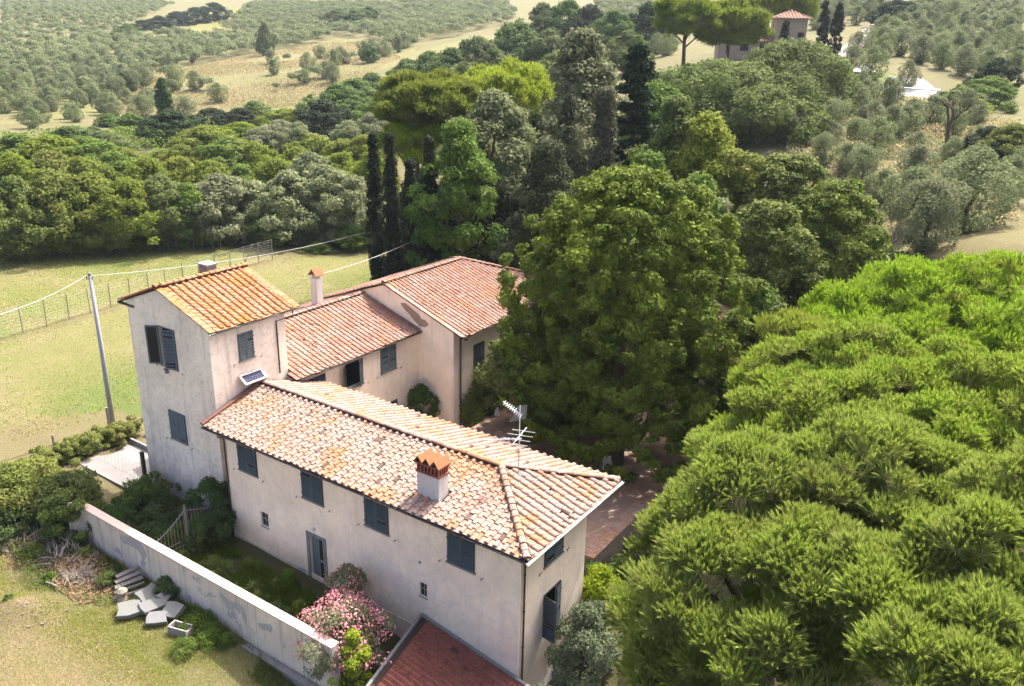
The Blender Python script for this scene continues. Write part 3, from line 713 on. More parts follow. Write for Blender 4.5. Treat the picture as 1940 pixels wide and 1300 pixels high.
def gutter(parent, p, q, mat='gutter', r=.075, name='gutter'):
    mb = MB(B); p, q = np.array(p, float), np.array(q, float); t = (q - p) / np.linalg.norm(q - p); sd = np.cross(t, [0, 0, 1.0]); sd /= np.linalg.norm(sd)
    vs = []; m = 6
    for c in (p, q):
        for rr in (r, r * .86):
            for k in range(m + 1):
                a = pi * k / m; vs.append(c + sd * (-cos(a) * rr) + np.array([0, 0, -sin(a) * rr]))
    n = m + 1; fs = []
    for k in range(m):
        fs.append((k, k + 1, 2 * n + k + 1, 2 * n + k)); fs.append((n + k, 3 * n + k, 3 * n + k + 1, n + k + 1))
    for k in (0, m): fs.append((k, n + k, 3 * n + k, 2 * n + k))
    fs.append(tuple(list(range(n)) + list(range(2 * n - 1, n - 1, -1)))); fs.append(tuple(list(range(2 * n, 3 * n)) + list(range(4 * n - 1, 3 * n - 1, -1))))
    mb.add(vs, fs); k = int(np.linalg.norm(q - p) / .9)
    for i in range(k): 
        c = p + t * (i + .5) * .9; mb.bar(c + sd * -(r + .01) + [0, 0, .01], c + sd * (r + .01) + [0, 0, .01], .02)
    return mb.build(name, M[mat], parent)
def downpipe(parent, x, y, ztop, zbot, elbow=None, mat='gutter', r=.042):
    mb = MB(B); pts = [(x, y, ztop), (x, y, zbot)]
    if elbow: pts = [elbow, (elbow[0], elbow[1], ztop + .10), (x, y, ztop - .05), (x, y, zbot)]
    mb.tube(pts, r, 8)
    z = ztop - .8
    while z > zbot: mb.tube([(x, y, z), (x, y, z + .05)], r + .014, 8); z -= 1.7
    return mb.build('downpipe', M[mat], parent, smooth=False)

# ================================================================== FRONT WING
wing = thing('farmhouse_wing', "long low farmhouse wing with a hipped tile roof and a cream wall in shade", "house", B(-19.0, 0.4, -0.4))
ZE = 5.62; PT = (6.72 - ZE) / 3.85
mb = MB(B)
zt = ZE + .4 * PT - .11
wall(mb, -18.55, .4, 1, 0, 0, -1, 0, 17.98, -3.2, zt, holes=[(2.42, 2.96, 1.05, 1.86), (12.80, 13.20, 1.42, 2.12), (5.93, 6.85, -.5, 1.83), (12.75, 12.90, 3.0, 3.14)])
wall(mb, -.57, .4, 0, 1, 1, 0, 0, 5.25, -3.2, zt, holes=[(1.85, 3.15, .5, 2.55)])
wall(mb, -.57, 5.65, -1, 0, 0, 1, 0, 18, -1.2, zt + .1)
wall(mb, -18.55, 5.65, 0, -1, -1, 0, 0, 5.25, -1.2, zt)
mb.add([(-18.55, .4, zt), (-.57, .4, zt), (-.57, 5.65, zt), (-18.55, 5.65, zt)], [(0, 1, 2, 3)])
mb.box(-.60, .36, -3.2, -.53, .40, zt - .02)  # corner strip
walls = mb.build('wall', [M['wall'], M['inside']], wing)
# roof
tiles = MB(B); deck = MB(B)
e1 = np.array([1, 0, 0]); s1 = np.array([0, 1, PT]); sl_ = np.linalg.norm([1, PT]); RV = 3.85 * sl_; HIP = 3.95
LW = 19.6
chx0, chx1, chy0, chy1 = -6.36, -5.02, .98, 1.62
rr = random.Random(21)
tile_plane(tiles, deck, (-LW, 0, ZE), e1, s1, [(0, 0), (LW, 0), (LW - HIP, RV), (0, RV)], rng=rr, skip=lambda u, v: chx0 < u - LW < chx1 and chy0 - .1 < v / sl_ < chy1)
tile_plane(tiles, deck, (0, 7.7, ZE), (-1, 0, 0), (0, -1, PT), [(0, 0), (LW, 0), (LW, RV), (HIP, RV)], rng=rr)
PH_ = (6.72 - ZE) / HIP
sl2 = sqrt(1 + PH_ ** 2)
tile_plane(tiles, deck, (0, 0, ZE), (0, 1, 0), (-1, 0, PH_), [(0, 0), (7.7, 0), (3.85, HIP * sl2)], rng=rr)
mortar = MB(B); 
ridge_caps(tiles, mortar, (-LW + .05, 3.85, 6.74), (-HIP, 3.85, 6.74), rad=.15)
ridge_caps(tiles, mortar, (0.0 - .1, .1, ZE + .04), (-HIP, 3.85, 6.74), rad=.14)
ridge_caps(tiles, mortar, (0.0 - .1, 7.6, ZE + .04), (-HIP, 3.85, 6.74), rad=.14)
roof = deck.build('roof', M['mortar'], wing)
tiles.build('tiles', M['tile_wing'], roof); mortar.build('ridge_mortar', M['mortar'], roof)
# verge against the tower
vg = MB(B)
for k in range(11):
    u0 = k * .37; a = np.array([-LW - .02, u0, ZE + u0 * PT + .08]); b_ = a + np.array([0, .41, .41 * PT])
    vg.obox((a + b_) / 2 + [0, 0, .05 + .006 * (k % 2)], (b_ - a) / 2, (.13, 0, 0), (0, -.004, .045))
vg.build('verge', M['verge'], roof)
# soffit boards
sb = MB(B); sb.box(-LW + .02, .04, ZE - .115, -.04, 7.66, ZE - .095); sb.build('soffit', M['wood'], roof)
# plastered chimney with brick louvre and three little tiled gables
cb_ = MB(B); zb = ZE + .9 * PT
cb_.box(chx0 + .08, chy0, zb - .3, chx1 - .08, chy1, zb + 1.15, mi=0)
cb_.box(chx0 + .03, chy0 - .05, zb + 1.15, chx1 - .03, chy1 + .05, zb + 1.22, mi=1)
n_ = 7
for yy in (chy0 - .01, chy1 - .09):
    for k in range(n_):
        x_ = chx0 + .08 + (chx1 - chx0 - .16 - .07) * k / (n_ - 1); cb_.box(x_, yy, zb + 1.22, x_ + .07, yy + .1, zb + 1.55, mi=1)
for xx in (chx0 + .08, chx1 - .15):
    for k in range(1, 4):
        y_ = chy0 + (chy1 - chy0 - .1) * k / 4 + .02; cb_.box(xx, y_, zb + 1.22, xx + .07, y_ + .06, zb + 1.55, mi=1)
cb_.box(chx0 + .2, chy0 + .16, zb + 1.2, chx1 - .2, chy1 - .16, zb + 1.5, mi=3)
cb_.box(chx0 + .0, chy0 - .07, zb + 1.55, chx1 + .0, chy1 + .07, zb + 1.61, mi=1)
for k in range(3):
    xm = chx0 + .23 + k * .435; 
    for sgn in (-1, 1):
        a = np.array([xm, (chy0 + chy1) / 2, zb + 1.92]); c_ = a + np.array([sgn * .235, 0, -.30]); mid_ = (a + c_) / 2; half = (c_ - a) / 2
        cb_.obox(mid_, half, (0, (chy1 - chy0) / 2 + .12, 0), np.cross(half, [0, 1, 0]) / np.linalg.norm(half) * .022, mi=2)
cb_.build('chimney', [M['chim'], M['brick'], M['cap'], M['inside']], roof)
# gutters and pipes
gutter(wing, (-LW - .05, -.06, ZE - .01), (.02, -.06, ZE - .01))
gutter(wing, (.07, -.1, ZE - .01), (.07, 7.75, ZE - .01), 'white')
gutter(wing, (-16.0, 7.76, ZE - .01), (0, 7.76, ZE - .01))
downpipe(wing, -18.42, .33, ZE - .35, -.6, elbow=(-18.42, .0, ZE - .08))
downpipe(wing, -.50, .62, ZE - .35, -.9, elbow=(-.1, .1, ZE - .08))
ff = WF(-18.55, .4, 1, 0, 0, -1)
for i, s0 in enumerate((1.10, 5.68, 9.71, 14.38)):
    window(wing, ff, s0, 3.80, 1.36, 1.42, a2=.05 if i == 2 else 0, gap=i * 3)
fe = WF(-.57, .4, 0, 1, 1, 0)
window(wing, fe, 1.78, 3.98, 1.40, 1.25)
window(wing, fe, 1.85, .5, 1.30, 2.05, a1=1.75, a2=.25, sill=False, catches=False, label="tall half-open louvred shutters at the end of the wing")
# small openings, door, lamp
mb = MB(ff)
for (a, b_, c_, d_) in ((2.42, 2.96, 1.05, 1.86), (12.80, 13.20, 1.42, 2.12)):
    k = MB(ff); k.box(a, -.12, c_, b_, -.10, d_, mi=1); k.box(a, -.10, (c_ + d_) / 2 - .02, b_, -.07, (c_ + d_) / 2 + .02); k.box((a + b_) / 2 - .02, -.10, c_, (a + b_) / 2 + .02, -.071, d_)
    k.box(a - .06, .001, c_ - .07, b_ + .06, .02, c_ - .005); k.build('small_window', [M['sill'], M['glass']], wing)
k = MB(ff); k.box(12.75, -.1, 3.0, 12.9, -.08, 3.14, mi=1); k.box(12.80, -.079, 3.0, 12.84, -.06, 3.14); k.build('air_vent', [M['sill'], M['inside']], wing)
k = MB(ff); k.box(5.72, .002, -.6, 5.925, .045, 2.0); k.box(6.855, .002, -.6, 7.05, .045, 2.0); k.box(5.925, .002, 1.84, 6.855, .045, 2.0)
door = k.build('door', M['greystone'], wing); door['label'] = "grey stone framed back door with a glazed leaf"
k = MB(ff); k.box(5.94, -.16, -.55, 6.36, -.11, 1.82); k.build('door_leaf', M['shutter_worn'], door)
k = MB(ff); 
for a, b_, c_, d_ in ((6.36, 6.42, -.55, 1.82), (6.79, 6.84, -.55, 1.82), (6.42, 6.79, .45, .58), (6.42, 6.79, 1.75, 1.82)): k.box(a, -.15, c_, b_, -.12, d_)
k.box(6.42, -.145, -.55, 6.79, -.14, 1.75, mi=1); k.build('glazed_leaf', [M['iron'], M['inside']], door)
k = MB(ff); k.tube([(6.29, .0, 2.30), (6.29, .07, 2.30)], [.10, .10], 14); k.tube([(6.29, .07, 2.30), (6.29, .11, 2.30), (6.29, .135, 2.30)], [.085, .07, .03], 14); k.build('wall_lamp', M['white'], wing)
k = MB(ff); k.box(-.0, .0, -1.2, 18.0, .035, -.28); k.build('plinth', M['wall_yard'], wing)

# ================================================================== TOWER
tower = thing('farmhouse_tower', "tall square pale tower house with an orange tile gable roof", "house", B(-23.2, 1.1, -0.5))
TX0, TX1, TY0, TY1 = -26.78, -19.88, 1.1, 5.95
AX = -23.85; AZ = 11.78; KR = .362
zr = AZ - (TX1 - AX) * KR; zl = AZ - (AX - TX0) * KR
mb = MB(B)
wall(mb, TX0, TY0, 1, 0, 0, -1, 0, TX1 - TX0, -1.2, zr - .1, holes=[(2.62, 4.02, 7.55, 9.70)])
wall(mb, TX1, TY0, 0, 1, 1, 0, 0, TY1 - TY0, -1.2, zr - .1)
wall(mb, TX1, TY1, -1, 0, 0, 1, 0, TX1 - TX0, -1.2, zr - .1)
wall(mb, TX0, TY1, 0, -1, -1, 0, 0, TY1 - TY0, -1.2, zl - .1)
for yy in (TY0, TY1): mb.add([(TX0, yy, zr - .1), (TX1, yy, zr - .1), (AX, yy, AZ - .1), (TX0, yy, zl - .1)], [(0, 1, 2, 3)])
mb.build('wall', [M['wall_tower'], M['inside']], tower)
tiles = MB(B); deck = MB(B); mortar = MB(B); rr = random.Random(8)
RY0, RY1 = TY0 - .10, TY1 + .85; RXR, RXL = TX1 + .32, TX0 - .75
kk = sqrt(1 + KR * KR); LR = (RXR - AX) * kk; LL = (AX - RXL) * kk; DY = RY1 - RY0
zre = AZ - (RXR - AX) * KR; zle = AZ - (AX - RXL) * KR
tile_plane(tiles, deck, (RXR, RY0, zre), (0, 1, 0), (-1, 0, KR), [(0.35, 0), (DY - .35, 0), (DY - .35, LR), (.35, LR)], rng=rr, du=.405, rad=.108, broken=.03)
tile_plane(tiles, deck, (RXL, RY1, zle), (0, -1, 0), (1, 0, KR), [(0, 0), (DY, 0), (DY, LL), (0, LL)], rng=rr, du=.405)
deck.add([(RXR, RY0, zre - .03), (RXR, RY1, zre - .03), (AX, RY1, AZ - .03), (AX, RY0, AZ - .03)], [(0, 1, 2, 3)])
# flat verge tiles on both edges of the right slope
for (ya, yb) in ((RY0 - .03, RY0 + .33), (RY1 - .37, RY1 + .02)):
    n_ = int(LR / .385)
    for j in range(n_ + 1):
        v0 = j * .385; v1 = min(v0 + .43, LR + .05); hh = random.uniform(0, .015)
        p0 = np.array([RXR, 0, zre]) + np.array([-1, 0, KR]) / kk * v0; p1 = np.array([RXR, 0, zre]) + np.array([-1, 0, KR]) / kk * v1
        vs = [(p0[0], ya, p0[2] + .03), (p0[0], yb, p0[2] + .03), (p1[0], yb, p1[2] + .012), (p1[0], ya, p1[2] + .012)]
        tiles.add(vs + [(x, y, z + .03 + hh) for x, y, z in vs], [(4, 5, 6, 7), (0, 1, 5, 4), (1, 2, 6, 5), (3, 0, 4, 7)])
ridge_caps(tiles, mortar, (AX, RY0 - .02, AZ + .02), (AX, RY1, AZ + .02), rad=.16, rng=rr)
troof = deck.build('roof', M['mortar'], tower); tiles.build('tiles', M['tile_tower'], troof); mortar.build('ridge_mortar', M['mortar'], troof)
for ya_ in (RY0 + .05, RY1 - .3): k = MB(B); k.box(RXL - .1, ya_, zle - .16, RXL + 1.4, ya_ + .12, zle - .04); k.build('rafter', M['darkiron'], troof)
k = MB(B); cx_, cy_ = -25.15, 5.2
k.box(cx_ - .38, cy_ - .3, 10.8, cx_ + .38, cy_ + .3, 12.0); k.box(cx_ - .46, cy_ - .37, 12.0, cx_ + .46, cy_ + .37, 12.09, mi=1); k.box(cx_ - .1, cy_ - .34, 11.55, cx_ + .05, cy_ - .3, 11.7, mi=1); k.build('chimney', [M['greystone'], M['sill']], troof)
gutter(tower, (RXR + .07, RY0 - .1, zre - .0), (RXR + .07, RY1 + .15, zre - .0), 'gutter_green')
downpipe(tower, TX1 + .06, 5.32, zre - .45, 6.75, elbow=(RXR + .07, 6.2, zre - .08))
ft = WF(TX0, TY0, 1, 0, 0, -1)
window(tower, ft, 2.67, 3.27, 1.40, 1.66, gap=2, mat='shutter_worn')
window(tower, ft, 2.62, 7.55, 1.40, 2.15, a1=2.6, a2=.42, gap=5, mat='shutter_worn', label="open tower window with one shutter folded back")
fr = WF(TX1, TY0, 0, 1, 1, 0)
window(tower, fr, 1.72, 8.2, .92, 1.42, mat='shutter_worn', gap=9)
k = MB(ft); k.box(2.95, .0, 7.15, 3.12, .14, 7.35); k.box(2.9, .0, 7.34, 3.0, .18, 7.40); k.build('alarm_box', M['iron'], tower)

# ================================================================== REAR HOUSE (low part)
rear = thing('farmhouse_middle', "middle part of the farmhouse between tower and end block, with rose tile roof", "house", B(-24, 11, -0.3))
X0, X1, Y0, Y1 = -28.5, -19.22, 5.98, 16.2
RZ, RX, EX, EXB = 8.02, -23.9, -18.86, -28.95; EZ = 6.42; KF = (RZ - EZ) / (EX - RX); 
mb = MB(B)
wall(mb, X1, Y0 - .5, 0, 1, 1, 0, 0, Y1 - Y0 + .5, -.8, EZ - .05, holes=[(9.66 - 5.48, 11.03 - 5.48, 4.45, 6.02)])
wall(mb, X0, Y1, 0, -1, -1, 0, 0, Y1 - Y0, -.8, EZ - .05)
mb.add([(X1, Y0, -.8), (X0, Y0, -.8), (X0, Y0, EZ), (RX, Y0, RZ - .15), (X1, Y0, EZ)], [(0, 1, 2, 3, 4)])
mb.build('wall', [M['wall_court'], M['inside']], rear)
tiles = MB(B); deck = MB(B); mortar = MB(B); rr = random.Random(4); kk = sqrt(1 + KF * KF); LF = (EX - RX) * kk; DY = Y1 - .05 - 5.6
tile_plane(tiles, deck, (EX, 5.6, EZ), (0, 1, 0), (-1, 0, KF), [(0.0, 0), (DY, 0), (DY, LF), (.4, LF), (.4, .75), (0, .75)], rng=rr, du=.36, rad=.092)
tile_plane(tiles, deck, (EXB, Y1, EZ), (0, -1, 0), (1, 0, KF), [(0, 0), (Y1 - 6.7, 0), (Y1 - 6.7, LF), (0, LF)], rng=rr, du=.36, rad=.092)
ridge_caps(tiles, mortar, (RX, 5.98, RZ + .01), (RX, Y1 - .02, RZ + .01), rad=.15, rng=rr)
rroof = deck.build('roof', M['mortar'], rear); tiles.build('tiles', M['tile_rear'], rroof); mortar.build('ridge_mortar', M['mortar'], rroof)
k = MB(B); 
for q in range(10):
    y_ = 5.6 + q * .1; 
k = MB(B)
for q in range(12):
    x_ = EX - .3 - q * .4; k.obox((x_, Y1 - .28, EZ + (EX - x_) * KF + .09 + .008 * (q % 2)), (.21, 0, -.21 * KF), (0, .2, .02), (.004, 0, .03))
k.build('flashing', M['verge'], rroof)
k = MB(B); cx_, cy_ = -25.55, 13.55
k.box(cx_ - .28, cy_ - .26, 6.9, cx_ + .28, cy_ + .26, 9.35); k.box(cx_ - .2, cy_ - .27, 9.35, cx_ - .1, cy_ + .27, 9.62); k.box(cx_ + .1, cy_ - .27, 9.35, cx_ + .2, cy_ + .27, 9.62)
for sg in (-1, 1):
    a = np.array([cx_, cy_, 9.98]); c_ = a + np.array([sg * .36, 0, -.42]); hf = (c_ - a) / 2; k.obox((a + c_) / 2, hf, (0, .36, 0), np.cross(hf, [0, 1, 0]) / np.linalg.norm(hf) * .03, mi=1)
k.build('chimney', [M['chim'], M['cap']], rroof)
gutter(rear, (EX + .06, 5.9, EZ - .01), (EX + .06, Y1 - .05, EZ - .01))
fc = WF(X1, 0, 0, 1, 1, 0)
window(rear, fc, 6.75, 4.5, 1.25, 1.5, gap=1)
window(rear, fc, 9.66, 4.45, 1.37, 1.57, a1=2.55, a2=.5, gap=3, label="courtyard window with both shutters standing open")
window(rear, fc, 12.66, 4.5, 1.38, 1.6, gap=6, mat='shutter_worn')
window(rear, fc, 12.66, .9, 1.36, 1.42, gap=8)

# ================================================================== END BLOCK
endb = thing('farmhouse_end_block', "higher end block of the farmhouse with a rose hipped roof, ivy on its corner", "house", B(-22, 20, -0.2))
GX1, GX0, GY0, GY1 = -16.25, -28.0, 16.2, 30.2
RX, RZ = -22.0, 9.05; EX, EZ = -15.45, 6.72; KF = (RZ - EZ) / (EX - RX); EXB = 2 * RX - EX; YB = 31.2; RYE = 24.4
mb = MB(B)
wall(mb, GX1, GY0, 0, 1, 1, 0, 0, GY1 - GY0, -.8, EZ + .15)
wall(mb, GX0, GY1, 0, -1, -1, 0, 0, GY1 - GY0, -.8, EZ + .1)
wall(mb, GX1, GY1, -1, 0, 0, 1, 0, GX1 - GX0, -.8, EZ + .1)
wall(mb, GX0, GY0, 1, 0, 0, -1, 0, GX1 - GX0, -.8, EZ + .1)
mb.add([(GX0, GY0, EZ + .1), (GX1, GY0, EZ + .1), (GX1, GY0, RZ - (GX1 - RX) * KF - .06), (RX, GY0, RZ - .06), (GX0, GY0, RZ - (RX - GX0) * KF - .06)], [(0, 1, 2, 3, 4)])
mb.build('wall', [M['wall_court'], M['inside']], endb)
# bare plaster patch high on the gable
k = MB(lambda s, t, z: B(-22 + s, 16.2 - t, z)); k.add([(1.35, .012, 7.95), (1.7, .012, 7.6), (2.1, .012, 7.35), (2.5, .012, 7.0), (3.0, .012, 6.7), (3.5, .012, 6.75), (3.75, .012, 7.0), (3.4, .012, 7.25), (3.2, .012, 7.2), (2.9, .012, 7.5), (2.4, .012, 7.75), (1.8, .012, 8.05)], [tuple(range(12))])
k.build('bare_patch', m_plain('bare_plaster', (0.36, 0.27, 0.19), 0.95, 0.1, var=0.3), endb)
tiles = MB(B); deck = MB(B); mortar = MB(B); rr = random.Random(14); kk = sqrt(1 + KF * KF); LF = (EX - RX) * kk; y0 = GY0 - .12
tile_plane(tiles, deck, (EX, y0, EZ), (0, 1, 0), (-1, 0, KF), [(0, 0), (YB - y0, 0), (RYE - y0, LF), (0, LF)], rng=rr, du=.36, rad=.092)
tile_plane(tiles, deck, (EXB, YB, EZ), (0, -1, 0), (1, 0, KF), [(0, 0), (YB - y0, 0), (YB - y0, LF), (YB - RYE, LF)], rng=rr, du=.36, rad=.092)
K2 = (RZ - EZ) / (YB - RYE); k2 = sqrt(1 + K2 * K2)
tile_plane(tiles, deck, (EXB, YB, EZ), (1, 0, 0), (0, -1, K2), [(0, 0), (EX - EXB, 0), (RX - EXB, (YB - RYE) * k2)], rng=rr, du=.36, rad=.092)
ridge_caps(tiles, mortar, (RX, y0, RZ + .02), (RX, RYE, RZ + .02), rad=.15, rng=rr)
ridge_caps(tiles, mortar, (EX - .1, YB - .1, EZ + .04), (RX, RYE, RZ + .02), rad=.14, rng=rr); ridge_caps(tiles, mortar, (EXB + .1, YB - .1, EZ + .04), (RX, RYE, RZ + .02), rad=.14, rng=rr)
eroof = deck.build('roof', M['mortar'], endb); tiles.build('tiles', M['tile_rear'], eroof); mortar.build('ridge_mortar', M['mortar'], eroof)
k = MB(B)
for q in range(17):
    x_ = EX - q * .385; k.obox((x_ - .2, y0 + .02, EZ + (EX - x_ + .2) * KF + .075 + .008 * (q % 2)), (.21, 0, -.21 * KF), (0, .13, 0), (.004, 0, .022))
k.build('verge', M['tile_wing'], eroof)
gutter(endb, (EX + .06, y0, EZ - .01), (EX + .06, YB, EZ - .01))
downpipe(endb, GX1 + .06, 16.85, EZ - .35, -.3, elbow=(EX + .02, 16.5, EZ - .08), r=.06)
fb = WF(GX1, 0, 0, 1, 1, 0)
window(endb, fb, 18.32, 3.6, 1.12, 1.8, gap=2)
window(endb, fb, 21.6, 3.6, 1.12, 1.8, gap=4)
# lower annex roofs glimpsed between the trees on the far side of the courtyard
p1 = toB(at(1410, 592, 52)); 
for nm, (px_, py_, dd_), lab in (('outbuilding', (1398, 600, 53), "upper corner of a tiled outbuilding roof showing between the two round trees"), ('outbuilding', (1404, 668, 49), "lower lean-to tile roof peeping out between round tree and pines")):
    c = toB(at(px_, py_, dd_)); an = thing(nm, lab, "outbuilding", B(c[0], c[1], 0)); h = c[2]
    k = MB(B); k.box(c[0] - 1.7, c[1] - 1.2, -1.5, c[0] + 1.0, c[1] + 2.2, h - .75); k.build('wall', M['wall_court'], an)
    tl = MB(B); dk = MB(B); tile_plane(tl, dk, (c[0] + 1.5, c[1] - 1.6, h - .5), (0, 1, 0), (-1, 0, .3), [(0, 0), (4, 0), (4, 3.6), (0, 3.6)], rng=random.Random(3))
    ro = dk.build('roof', M['mortar'], an); tl.build('tiles', M['tile_rear'], ro)

# ================================================================== lean-to at the foot of the wing
lean = thing('lean_to_shed', "lean-to with a dark red mottled tile roof below the wing", "shed", B(-3, -2, -2.4))
k = MB(B); 
def lz(x): return .50 - .168 * (x + 5.6)
k.add([(-5.6, .38, -3), (.4, .38, -3), (.4, .38, lz(.4) - .1), (-5.6, .38, lz(-5.6) - .1), (-4.5, -4.4, -3), (1.4, -4.4, -3), (1.4, -4.4, lz(1.4) - .25), (-4.5, -4.4, lz(-4.5) - .25)], [(0, 1, 2, 3), (4, 5, 6, 7), (1, 5, 6, 2), (0, 4, 7, 3)])
k.build('wall', M['wall'], lean)
tl = MB(B); dk = MB(B)
O_ = np.array([.7, .36, lz(.7)]); s_ = np.array([-1, 0, .168]); sl3 = np.linalg.norm(s_)
def flat_tiles(mb_, O, e, s, U, V, du, dv):
    O, e, s = (np.array(q, float) for q in (O, e, s)); e /= np.linalg.norm(e); s /= np.linalg.norm(s); n = np.cross(e, s); n *= 1 if n[2] > 0 else -1; g = random.Random(2)
    for i in range(int(U / du)):
        for j in range(int(V / dv)):
            r = g.random(); u0, v0 = i * du, j * dv; h = g.uniform(0, .01)
            P = lambda u, v, z: O + e * u + s * v + n * z
            w_ = du * .985
            pr = [(0, .02), (.12, .075), (.24, .02), (.62, .02), (.74, .06), (.86, .02), (1, .02)]
            vs = [P(u0 + a * w_, v0, z + .018 + h) for a, z in pr] + [P(u0 + a * w_, v0 + dv * 1.05, z) for a, z in pr] + [P(u0, v0, 0), P(u0 + w_, v0, 0)]
            k7 = len(pr); mb_.add(vs, [(q, q + 1, k7 + q + 1, k7 + q) for q in range(k7 - 1)] + [tuple([2 * k7, 2 * k7 + 1] + list(range(k7 - 1, -1, -1)))], r)
flat_tiles(tl, O_, (.22, -1, 0), s_, 4.9, 6.35, .27, .40)
dk.obox(O_ + s_ * 3.18 + np.array([.54, -2.45, -.15]), s_ * 3.2, (.55, -2.5, -.0924), (0, 0, .05))
lr = dk.build('roof', M['mortar'], lean); tl.build('tiles', M['tile_red'], lr)
k = MB(B); k.bar((-5.62, .36, lz(-5.6) + .02), (-4.55, -4.5, lz(-4.5) + .02), .13, .12); k.obox((-2.5, .30, lz(-2.5) + .05), (3.1, 0, -.168 * 3.1), (0, .07, 0), (0, 0, .05)); k.build('mortar_edge', M['greystone'], lr)

# ================================================================== courtyard terrace
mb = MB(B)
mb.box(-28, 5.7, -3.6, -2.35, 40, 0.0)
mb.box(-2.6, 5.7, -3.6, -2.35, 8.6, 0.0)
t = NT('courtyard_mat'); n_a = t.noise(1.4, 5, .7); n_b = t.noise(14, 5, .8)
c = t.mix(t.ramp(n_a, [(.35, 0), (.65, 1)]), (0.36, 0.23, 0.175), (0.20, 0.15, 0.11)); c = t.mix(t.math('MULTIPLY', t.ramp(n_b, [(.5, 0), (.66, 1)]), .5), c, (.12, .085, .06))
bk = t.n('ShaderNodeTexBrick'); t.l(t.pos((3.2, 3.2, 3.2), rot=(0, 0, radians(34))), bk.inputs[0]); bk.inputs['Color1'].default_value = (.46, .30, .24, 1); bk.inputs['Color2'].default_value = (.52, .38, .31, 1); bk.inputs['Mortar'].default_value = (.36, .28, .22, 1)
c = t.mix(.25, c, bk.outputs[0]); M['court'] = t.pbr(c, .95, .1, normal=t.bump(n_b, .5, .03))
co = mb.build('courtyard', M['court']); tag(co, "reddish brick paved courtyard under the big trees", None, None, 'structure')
par = thing('parapet_wall', "low brick topped retaining wall along the outer edge of the courtyard", "wall", B(-2.1, 18, -2))
k = MB(B); k.box(-2.34, 8.7, -3.8, -1.75, 33, .30, mi=0); k.build('masonry', [M['oldstone']], par)
k = MB(B); y = 8.72; g = random.Random(9)
while y < 32.8: k.box(-2.42, y, .301, -1.68, y + .115, .36 + g.uniform(0, .012)); y += .128
k.build('brick_coping', M['tile_wing'], par)
# slope wall stub between wing and parapet
# ================================================================== boundary wall in the foreground
bw = thing('boundary_wall', "long pale rendered boundary wall with pinkish coping, rain streaks and grey bare patches", "wall", B(-15, -4.2, -.6))
pts = [(-24.75, -4.75), (-24.35, -4.42), (-23.9, -4.28), (-20, -4.28), (-6.2, -4.2)]
k = MB(B); k2_ = MB(B)
for (xa, ya), (xb, yb) in zip(pts[:-1], pts[1:]):
    d = np.array([xb - xa, yb - ya]); d /= np.linalg.norm(d); nn = np.array([-d[1], d[0]]) * .17
    for mbx, w_, za, zb_ in ((k, 1.0, -3.0, 1.56), (k2_, 1.25, 1.562, 1.64)):
        q = nn * w_; A_ = (xa - q[0], ya - q[1]); B_ = (xb - q[0], yb - q[1]); C_ = (xb + q[0], yb + q[1]); D_ = (xa + q[0], ya + q[1])
        mbx.add([(*A_, za), (*B_, za), (*C_, za), (*D_, za), (*A_, zb_), (*B_, zb_), (*C_, zb_), (*D_, zb_)], [(0, 3, 2, 1), (4, 5, 6, 7), (0, 1, 5, 4), (1, 2, 6, 5), (2, 3, 7, 6), (3, 0, 4, 7)])
k.build('render', M['wall_yard'], bw); k2_.build('coping', m_plaster('coping', (0.56, 0.44, 0.37), 0.6, 0, 0, 0.2), bw)
k = MB(B); k.box(-25, -4.75, -3, -5, -4.46, -.62); k.build('footing', M['concrete'], bw)
# ================================================================== gate
gate = thing('iron_gate', "pale iron double gate with curved top rail and pointed bars across the yard", "gate", B(-18.9, -1.5, -.5))
def gpt(s, z): return B(-19.15 + .02 * s, -4.0 + s, z)
def bar_top(s, s0, s1, up): 
    f = (s - s0) / (s1 - s0); return (1.35 + 1.0 * f ** 1.6) if up else (2.35 - 0.55 * (1 - (1 - f) ** 1.6))
GM = 2.15
for (s0, s1, up, nm) in ((.1, GM - .04, True, 'gate_leaf'), (GM + .04, 4.25, False, 'gate_leaf')):
    k = MB(); n_ = 11
    for i in range(n_):
        s = s0 + (s1 - s0) * (i + .5) / n_; zt_ = bar_top(s, s0, s1, up) - .45
        k.tube([gpt(s, -.45), gpt(s, zt_ + .10), gpt(s, zt_ + .22)], [.014, .014, .002], 6)
    P_ = [gpt(s0 + (s1 - s0) * q / 12, bar_top(s0 + (s1 - s0) * q / 12, s0, s1, up) - .45) for q in range(13)]
    for a, b_ in zip(P_[:-1], P_[1:]): k.bar(a, b_, .045, .03)
    for zz in (.05, .32): k.bar(gpt(s0, zz), gpt(s1, zz), .035)
    for s in (s0, s1): k.bar(gpt(s, -.5), gpt(s, bar_top(s, s0, s1, up) - .45), .05)
    k.build(nm, M['iron'], gate)
k = MB(); k.bar(gpt(GM, -.5), gpt(GM, 1.95), .09); k.tube([gpt(GM, 1.95), gpt(GM, 2.0), gpt(GM, 2.06), gpt(GM, 2.3)], [.05, .07, .045, .003], 8); k.build('centre_post', M['iron'], gate)
